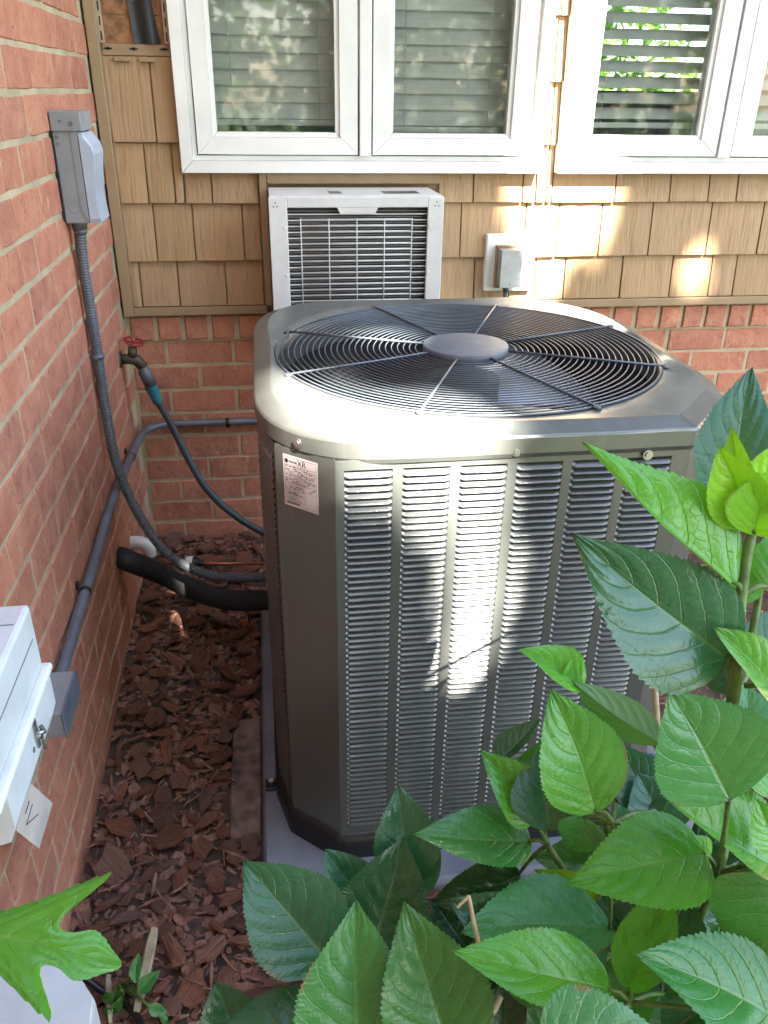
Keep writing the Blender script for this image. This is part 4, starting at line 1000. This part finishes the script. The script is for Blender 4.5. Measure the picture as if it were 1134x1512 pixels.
def stem(plant, pts, r0, r1, mat='stem'):
    p = cat_rom(pts, 8); n = len(p); m = MB(); m.tube(p, [r0+(r1-r0)*i/(n-1) for i in range(n)], 10); return m.build('stem', MT[mat], plant)

def atk(x, y, d): return atd(x, y, d*0.85)
# tall plant at the picture edge
pa = thing('hydrangea', 'tall hydrangea shoot with big glossy leaves at the condenser corner', 'shrub', 'hydrangeas')
s_top = atk(1112, 770, 0.86); s_mid = atk(1094, 880, 0.86); s_low = atk(1082, 1035, 0.865); s_root = Vector((1.02, -1.66, 0.0))
stem(pa, [s_root, atd(1048, 1220, 1.10), atd(1066, 1120, 0.93), s_low, s_mid, s_top], 0.0075, 0.005)
stem(pa, [atk(1109, 945, 0.90), atk(1117, 900, 0.90), atk(1126, 850, 0.90)], 0.004, 0.003)
leaf(pa, 1096, 775, 1112, 538, 104, 1.02, 1.08, 4, 0.20, 0.02, 'b', 0.2, petiole=s_top)
leaf(pa, 1100, 742, 1083, 628, 44, 0.735, 0.731, -25, 0.5, -0.1, 'y', 0.3, petiole=s_top)
leaf(pa, 1105, 762, 1180, 640, 70, 0.739, 0.722, 25, 0.3, 0.05, 'y', 0.6)
leaf(pa, 1104, 778, 1062, 662, 78, 0.731, 0.705, -18, 0.40, 0.05, 'y', 0.5, petiole=s_top)
leaf(pa, 1112, 790, 1150, 690, 80, 0.722, 0.697, 10, 0.3, 0.1, 'y', 0.5, petiole=s_top)
leaf(pa, 1086, 868, 862, 652, 118, 0.727, 0.731, 38, 0.62, 0.06, 'g', 0.5, petiole=s_mid)
leaf(pa, 1076, 972, 848, 787, 172, 0.718, 0.680, -6, 0.16, 0.07, 'b', 0.35, petiole=s_low)
leaf(pa, 1150, 1030, 1058, 925, 82, 0.714, 0.697, 22, 0.5, 0.08, 'g', 0.5, petiole=atk(1100, 1012, 0.86))
leaf(pa, 1140, 870, 1170, 760, 70, 0.739, 0.765, -20, 0.3, 0.05, 'g', 0.4, petiole=s_mid)
leaf(pa, 1112, 985, 1180, 895, 75, 0.790, 0.825, 0, 0.2, 0.05, 'b', 0.3, petiole=s_low)
leaf(pa, 1084, 1025, 1052, 935, 52, 0.765, 0.807, -30, 0.3, 0.0, 'd', 0.3)
leaf(pa, 1096, 890, 1118, 800, 45, 0.752, 0.773, 30, 0.3, 0.0, 'g', 0.3)
leaf(pa, 1070, 905, 1085, 800, 42, 0.752, 0.765, 30, 0.3, 0.0, 'g', 0.3)

# spreading middle plant
pb = thing('hydrangea', 'broad hydrangea filling the corner in front of the condenser', 'shrub', 'hydrangeas')
rB = Vector((0.86, -1.86, 0.0)); j1 = atd(905, 1215, 0.98); j2 = atd(1060, 1290, 0.98); j3 = atd(808, 1247, 1.08); j4 = atd(930, 1480, 0.93)
stem(pb, [rB, atd(900, 1330, 1.14), atd(898, 1250, 1.07), atd(893, 1190, 1.03)], 0.006, 0.004); stem(pb, [rB, rB.lerp(j2, 0.5)+Vector((0.04, 0, 0)), j2, atd(1070, 1230, 1.0)], 0.006, 0.004)
stem(pb, [rB, atd(850, 1330, 1.12), atd(835, 1290, 1.09), j3], 0.0052, 0.0042); stem(pb, [rB, j4], 0.006, 0.004)
leaf(pb, 880, 1200, 812, 1016, 122, 0.98, 0.97, 6, 0.16, 0.04, 'g', 0.35, petiole=j1)
leaf(pb, 975, 1098, 845, 1000, 62, 0.955, 0.99, 150, 0.35, 0.10, 'm', 0.2, petiole=atd(985, 1120, 0.97))
leaf(pb, 860, 1018, 768, 955, 62, 0.99, 1.0, 20, 0.5, 0.10, 'g', 0.5)
leaf(pb, 838, 1010, 850, 968, 34, 1.0, 1.0, 30, 0.5, 0.1, 'g', 0.5)
leaf(pb, 1078, 1182, 988, 1018, 165, 0.70, 0.70, -4, 0.12, 0.05, 'p', 0.3, petiole=j2)
leaf(pb, 1105, 1110, 1105, 1010, 82, 0.98, 1.03, 0, 0.2, 0.02, 'p', 0.2)
leaf(pb, 1042, 1260, 836, 1293, 138, 0.95, 0.94, 12, 0.22, 0.12, 'g', 0.7, petiole=j2)
leaf(pb, 1140, 1278, 996, 1178, 128, 0.90, 0.90, 30, 0.52, 0.08, 'g', 0.5, petiole=j2)
leaf(pb, 1165, 1300, 1100, 1445, 170, 0.89, 0.91, -10, 0.15, 0.16, 'm', 0.7, petiole=j2)
leaf(pb, 928, 1462, 992, 1298, 82, 0.92, 0.94, -22, 0.42, 0.02, 'g', 0.5, petiole=j4)
leaf(pb, 980, 1470, 1018, 1310, 112, 1.00, 1.04, -10, 0.2, 0.02, 'd', 0.4, petiole=j4)
leaf(pb, 1165, 1515, 946, 1404, 150, 0.87, 0.86, 10, 0.2, 0.10, 'm', 0.7, petiole=j4)
leaf(pb, 902, 1462, 672, 1398, 108, 0.92, 0.90, 14, 0.24, 0.10, 'g', 0.7, petiole=j4)
leaf(pb, 800, 1600, 1010, 1545, 205, 0.78, 0.78, 8, 0.2, 0.14, 'p', 0.8, petiole=j4)
leaf(pb, 905, 1372, 682, 1372, 128, 1.02, 1.00, 22, 0.25, 0.10, 'p', 0.7, petiole=j1)
leaf(pb, 768, 1290, 640, 1335, 78, 1.12, 1.10, -30, 0.3, 0.2, 'd', 0.4, petiole=j3)
leaf(pb, 784, 1243, 612, 1224, 92, 1.08, 1.05, 18, 0.26, 0.16, 'm', 0.6, petiole=j3)
leaf(pb, 786, 1216, 712, 1108, 74, 1.07, 1.06, 8, 0.45, 0.02, 'g', 0.4, petiole=j3)
leaf(pb, 792, 1200, 800, 1090, 72, 1.08, 1.08, -50, 0.35, 0.0, 'm', 0.4, petiole=j3)
leaf(pb, 812, 1228, 800, 1098, 80, 1.03, 1.07, -12, 0.2, 0.0, 'b', 0.3, petiole=j1)
leaf(pb, 862, 1205, 842, 1262, 66, 0.99, 1.0, -10, 0.3, 0.25, 'm', 0.6, petiole=j1)
leaf(pb, 735, 1125, 800, 1062, 50, 1.10, 1.12, -40, 0.3, 0.0, 'd', 0.4)
leaf(pb, 905, 1180, 1010, 1130, 90, 1.06, 1.08, -20, 0.2, 0.0, 'd', 0.4, petiole=j1)
leaf(pb, 965, 1200, 905, 1092, 74, 1.04, 1.08, 10, 0.2, 0.0, 'b', 0.3, petiole=j1)
leaf(pb, 985, 1235, 940, 1140, 95, 1.02, 1.05, 12, 0.2, 0.0, 'b', 0.3, petiole=j1)
leaf(pb, 880, 1330, 790, 1285, 62, 1.08, 1.08, -35, 0.3, 0.1, 'y', 0.5)
leaf(pb, 1050, 1262, 1010, 1235, 28, 0.97, 0.96, 10, 0.5, 0.0, 'g', 0.5)
leaf(pb, 1140, 1180, 1128, 1090, 60, 0.90, 0.93, 10, 0.3, 0.0, 'g', 0.4)
leaf(pb, 1150, 1255, 1118, 1180, 60, 0.88, 0.88, 0, 0.3, 0.0, 'g', 0.4)
fl = random.Random(77)
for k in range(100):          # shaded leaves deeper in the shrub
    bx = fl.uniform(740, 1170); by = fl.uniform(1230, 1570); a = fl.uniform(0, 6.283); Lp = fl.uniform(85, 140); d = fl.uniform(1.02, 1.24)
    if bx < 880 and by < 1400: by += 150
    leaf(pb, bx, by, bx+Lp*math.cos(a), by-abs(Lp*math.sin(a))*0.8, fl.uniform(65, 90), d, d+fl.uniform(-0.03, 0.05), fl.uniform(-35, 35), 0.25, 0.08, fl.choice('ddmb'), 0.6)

# low plant in front of the pad
pc = thing('hydrangea', 'low hydrangea shoots in front of the grey equipment pad', 'shrub', 'hydrangeas')
rC = Vector((0.52, -1.72, 0.0)); k1 = atd(548, 1420, 1.08); k2 = atd(560, 1560, 0.98); k3 = atd(612, 1330, 1.13); k4 = atd(420, 1560, 1.05)
stem(pc, [rC, rC.lerp(k1, 0.5), k1], 0.005, 0.004); stem(pc, [rC, k2], 0.005, 0.004); stem(pc, [rC, k3], 0.005, 0.004); stem(pc, [rC, k4], 0.005, 0.004)
leaf(pc, 486, 1420, 357, 1270, 132, 1.06, 1.10, -8, 0.15, 0.08, 'b', 0.5, petiole=k1)
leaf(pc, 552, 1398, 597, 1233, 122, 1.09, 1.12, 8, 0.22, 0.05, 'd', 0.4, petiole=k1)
leaf(pc, 612, 1300, 590, 1158, 86, 1.13, 1.15, 0, 0.18, 0.05, 'b', 0.3, petiole=k3)
leaf(pc, 602, 1325, 640, 1205, 62, 1.135, 1.16, -15, 0.2, 0.0, 'b', 0.3, petiole=k3)
leaf(pc, 560, 1345, 480, 1253, 80, 1.13, 1.14, -10, 0.3, 0.0, 'b', 0.4, petiole=k3)
leaf(pc, 532, 1560, 528, 1330, 152, 0.97, 1.00, 4, 0.22, 0.06, 'm', 0.5, petiole=k2)
leaf(pc, 668, 1560, 597, 1332, 146, 0.95, 0.99, -6, 0.20, 0.06, 'm', 0.5, petiole=k2)
leaf(pc, 490, 1415, 512, 1330, 52, 1.09, 1.12, -45, 0.4, 0.0, 'd', 0.4, petiole=k1)
leaf(pc, 520, 1400, 486, 1385, 30, 1.07, 1.06, 10, 0.4, 0.0, 'g', 0.5)
leaf(pc, 360, 1560, 318, 1448, 92, 1.08, 1.10, -12, 0.2, 0.04, 'd', 0.5, petiole=k4)
leaf(pc, 490, 1530, 320, 1510, 118, 1.03, 1.04, 18, 0.2, 0.12, 'b', 0.7, petiole=k4)
leaf(pc, 535, 1525, 380, 1545, 70, 1.00, 1.01, 30, 0.3, 0.12, 'm', 0.7, petiole=k4)
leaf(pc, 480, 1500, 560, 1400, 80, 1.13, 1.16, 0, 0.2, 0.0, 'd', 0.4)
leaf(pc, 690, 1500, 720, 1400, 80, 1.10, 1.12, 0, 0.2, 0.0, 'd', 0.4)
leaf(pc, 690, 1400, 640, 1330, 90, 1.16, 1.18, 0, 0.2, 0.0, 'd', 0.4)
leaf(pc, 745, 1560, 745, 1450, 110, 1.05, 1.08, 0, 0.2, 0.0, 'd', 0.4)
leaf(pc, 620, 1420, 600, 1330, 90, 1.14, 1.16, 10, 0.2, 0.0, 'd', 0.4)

# dead stems
tw = thing('dead_twig', 'bent pale dead stem poking up among the hydrangea leaves', 'twig')
stem(tw, [atd(675, 1340, 0.955), atd(690, 1326, 0.955), atd(693, 1328, 0.955), atd(699, 1360, 0.955), atd(710, 1410, 0.96), atd(713, 1440, 0.965)], 0.0018, 0.0034, 'twig'); stem(tw, [atd(713, 1440, 0.965), atd(712, 1478, 0.97), atd(725, 1494, 0.98), atd(738, 1470, 0.99)], 0.0042, 0.0052, 'twig')
tw = thing('cut_stem', 'short cut off tan stem standing before the mulch patch', 'twig')
stem(tw, [atd(972, 1100, 1.05), atd(970, 1060, 1.05), atd(967, 1013, 1.05)], 0.0042, 0.0038, 'twig')

# bright lobed leaf over the pale housing
lb = thing('leafy_plant', 'bright green lobed leaf hanging over the pale utility housing', 'plant')
leaf(lb, -62, 1372, 170, 1412, 158, 0.86, 0.84, -4, 0.05, 0.22, 'g', 0.8, lobed=True)
leaf(lb, -30, 1388, 66, 1400, 56, 0.885, 0.88, -20, 0.25, 0.10, 'y', 0.8)
stem(lb, [Vector((0.10, -2.12, 0.0)), Vector((0.09, -2.10, 0.4)), atd(-40, 1390, 0.88), atd(10, 1345, 0.872)], 0.005, 0.0025)
# small weed on the mulch
wd = thing('weed', 'small green weed sprouting from the bark mulch beside the cable', 'weed')
wr = at(178, 1470, 2, 0.01)
for k, (bx, by, tx, ty, w) in enumerate(((180, 1462, 176, 1490, 14), (200, 1450, 206, 1405, 15), (205, 1465, 236, 1432, 20), (168, 1470, 148, 1478, 14), (165, 1488, 150, 1508, 14), (220, 1485, 248, 1495, 16), (178, 1475, 165, 1500, 13), (235, 1500, 250, 1515, 14))):
    d = 1.37; leaf(wd, bx, by, tx, ty, w, d, d+0.01, fl.uniform(-30, 30), 0.2, 0.1, 'm', 0.8, petiole=wr+Vector((0, 0, 0.03)))
for k, (ax_, ay, bx, by) in enumerate(((228, 1372, 200, 1500), (160, 1440, 163, 1512))):
    t_ = tag(link('wood_splinter', None), ('long pale wood splinter lying beside the small weed', 'thin pale wood splinter under the black ground cable')[k], 'splinter')
    a = at(ax_, ay, 2, 0.045); b = at(bx, by, 2, 0.04); m = MB(); n = 9; d = (b-a); sdv = Vector((-d.y, d.x, 0)).normalized(); rr = []
    for i in range(n):
        t = i/(n-1); w = 0.009*(0.5+0.7*math.sin(math.pi*min(1, t*0.9+0.1)))*(1.0 if k == 0 else 0.6)+fl.uniform(-0.001, 0.001); p = a+d*t+Vector((0, 0, fl.uniform(-0.003, 0.003)))
        rr.append([p-sdv*w, p-sdv*w*0.6+Vector((0, 0, 0.006)), p+sdv*w*0.7+Vector((0, 0, 0.005)), p+sdv*w, p-Vector((0, 0, 0.004))])
    m.rings(rr, True, True, True, smooth=False); m.build('splinter', MT['twig'], t_)

# ================================================================== trees behind the viewer: they shade and dapple the wall and mirror in the panes
GAPS = [  # sunlit spots (point, radius) that the crown leaves open
    ((1.285, -0.01, 1.60), 0.02), ((1.285, -0.01, 1.42), 0.035), ((1.30, -0.01, 1.24), 0.085), ((1.36, -0.01, 1.17), 0.065), ((1.30, -0.01, 1.04), 0.065), ((1.285, -0.01, 0.93), 0.05), ((1.43, -0.01, 1.07), 0.03), ((1.82, -0.01, 0.91), 0.002),
    ((0.535, -1.28, 0.96), 0.065), ((0.61, -1.335, 0.96), 0.085), ((0.70, -1.37, 0.96), 0.070), ((0.50, -1.18, 0.96), 0.03),
    ((0.745, -1.42, 0.84), 0.0), ((0.760, -1.42, 0.77), 0.006), ((0.766, -1.42, 0.70), 0.012), ((0.762, -1.42, 0.62), 0.008), ((0.752, -1.42, 0.54), 0.0),
    ((1.13, -0.53, 0.96), 0.01), (tuple(at(535, 548, 2, 0.86)), 0.02)]
GAPS = [(Vector(p), r) for p, r in GAPS]
def in_gap(p, pad):
    for q, r in GAPS:
        d = p-q; 
        if (d-SUN*d.dot(SUN)).length < r+pad: return True
    return False
def crown(name, center, rad, n, size, seed, parent, gaps=False, clumps=60):
    rg = random.Random(seed); v = []; f = []
    cl = []
    while len(cl) < clumps:
        q = Vector((rg.uniform(-1, 1), rg.uniform(-1, 1), rg.uniform(-1, 1)))
        if q.length < 1: cl.append((Vector((q.x*rad[0], q.y*rad[1], q.z*rad[2]))+center, rg.uniform(0.28, 0.5)*min(rad)))
    while len(f) < n:
        if rg.random() < 0.55:
            c, r = rg.choice(cl); p = c+Vector((rg.gauss(0, 1), rg.gauss(0, 1), rg.gauss(0, 1)))*r*0.5
        else:
            q = Vector((rg.uniform(-1, 1), rg.uniform(-1, 1), rg.uniform(-1, 1)))
            if q.length > 1: continue
            p = center+Vector((q.x*rad[0], q.y*rad[1], q.z*rad[2]))
        s = size*rg.uniform(0.6, 1.3)
        if gaps and in_gap(p, s*0.42): continue
        a = Vector((rg.gauss(0, 1), rg.gauss(0, 1), rg.gauss(0, 1))).normalized(); b = a.cross(Vector((rg.gauss(0, 1), rg.gauss(0, 1), rg.gauss(0, 1)))).normalized(); c_ = a.cross(b)*0.12*s
        k = len(v); v += [p-a*s*0.5, p+b*s*0.28+c_, p+a*s*0.5, p-b*s*0.28+c_]; f.append((k, k+1, k+2, k+3))
    m = MB(); m.add(v, f); return m.build(name, MT['tree'], parent)
def tree(label, base, center, rad, n, size, seed, gaps=False):
    t = thing('shade_tree', label, 'tree', 'trees mirrored in the windows')
    m = MB(); base = Vector(base); c = Vector(center); rg = random.Random(seed)
    topp = Vector((base.x, base.y, c.z+rad[2]*0.3))
    m.tube(cat_rom([base, base.lerp(topp, 0.4)+Vector((0.1, 0.05, 0)), topp], 6), [0.16-0.1*i/12 for i in range(13)], 10)
    for k in range(14):
        a = base.lerp(topp, rg.uniform(0.5, 0.98)); d = (c-a)*rg.uniform(0.3, 0.9)+Vector((rg.uniform(-1, 1)*rad[0], rg.uniform(-1, 1)*rad[1], rg.uniform(-0.3, 0.8)*rad[2]))*0.6
        if gaps and any(in_gap(a+d*(q/12), 0.08) for q in range(13)): continue
        m.tube([a, a+d*0.5, a+d], [0.05, 0.03, 0.010], 7)
    m.build('trunk', MT['trunk'], t); crown('crown', c, rad, n, size, seed, t, gaps)
cc0 = Vector((0.85, -0.7, 0.9))+SUN*10.5
tree('leafy shade tree whose crown dapples the condenser with sunlight', (cc0.x+2.3, cc0.y-1.2, -0.05), cc0, (2.6, 2.2, 2.4), 40000, 0.20, 3, True)
tree('green tree mirrored low in the closed window panes', (-1.2, -8.5, -0.05), (-0.8, -8.0, 3.4), (3.4, 1.8, 3.8), 26000, 0.16, 8)
tree('green tree mirrored in the window pane above the outlet box', (4.6, -9.6, -0.05), (4.4, -9.6, 2.4), (2.8, 1.8, 2.6), 16000, 0.16, 9)
tree('bright green tree glimpsed through the blinds of the far window', (3.8, 8.0, -0.05), (3.6, 7.6, 1.8), (1.8, 1.3, 1.8), 2200, 0.22, 14)
tree('unseen tall tree added behind the viewer to shade the back wall', (-2.6, -9.5, -0.05), (0.2, -8.8, 7.2), (3.2, 2.0, 2.7), 13000, 0.20, 31, True)  # unseen crown added to block skylight from behind the viewer
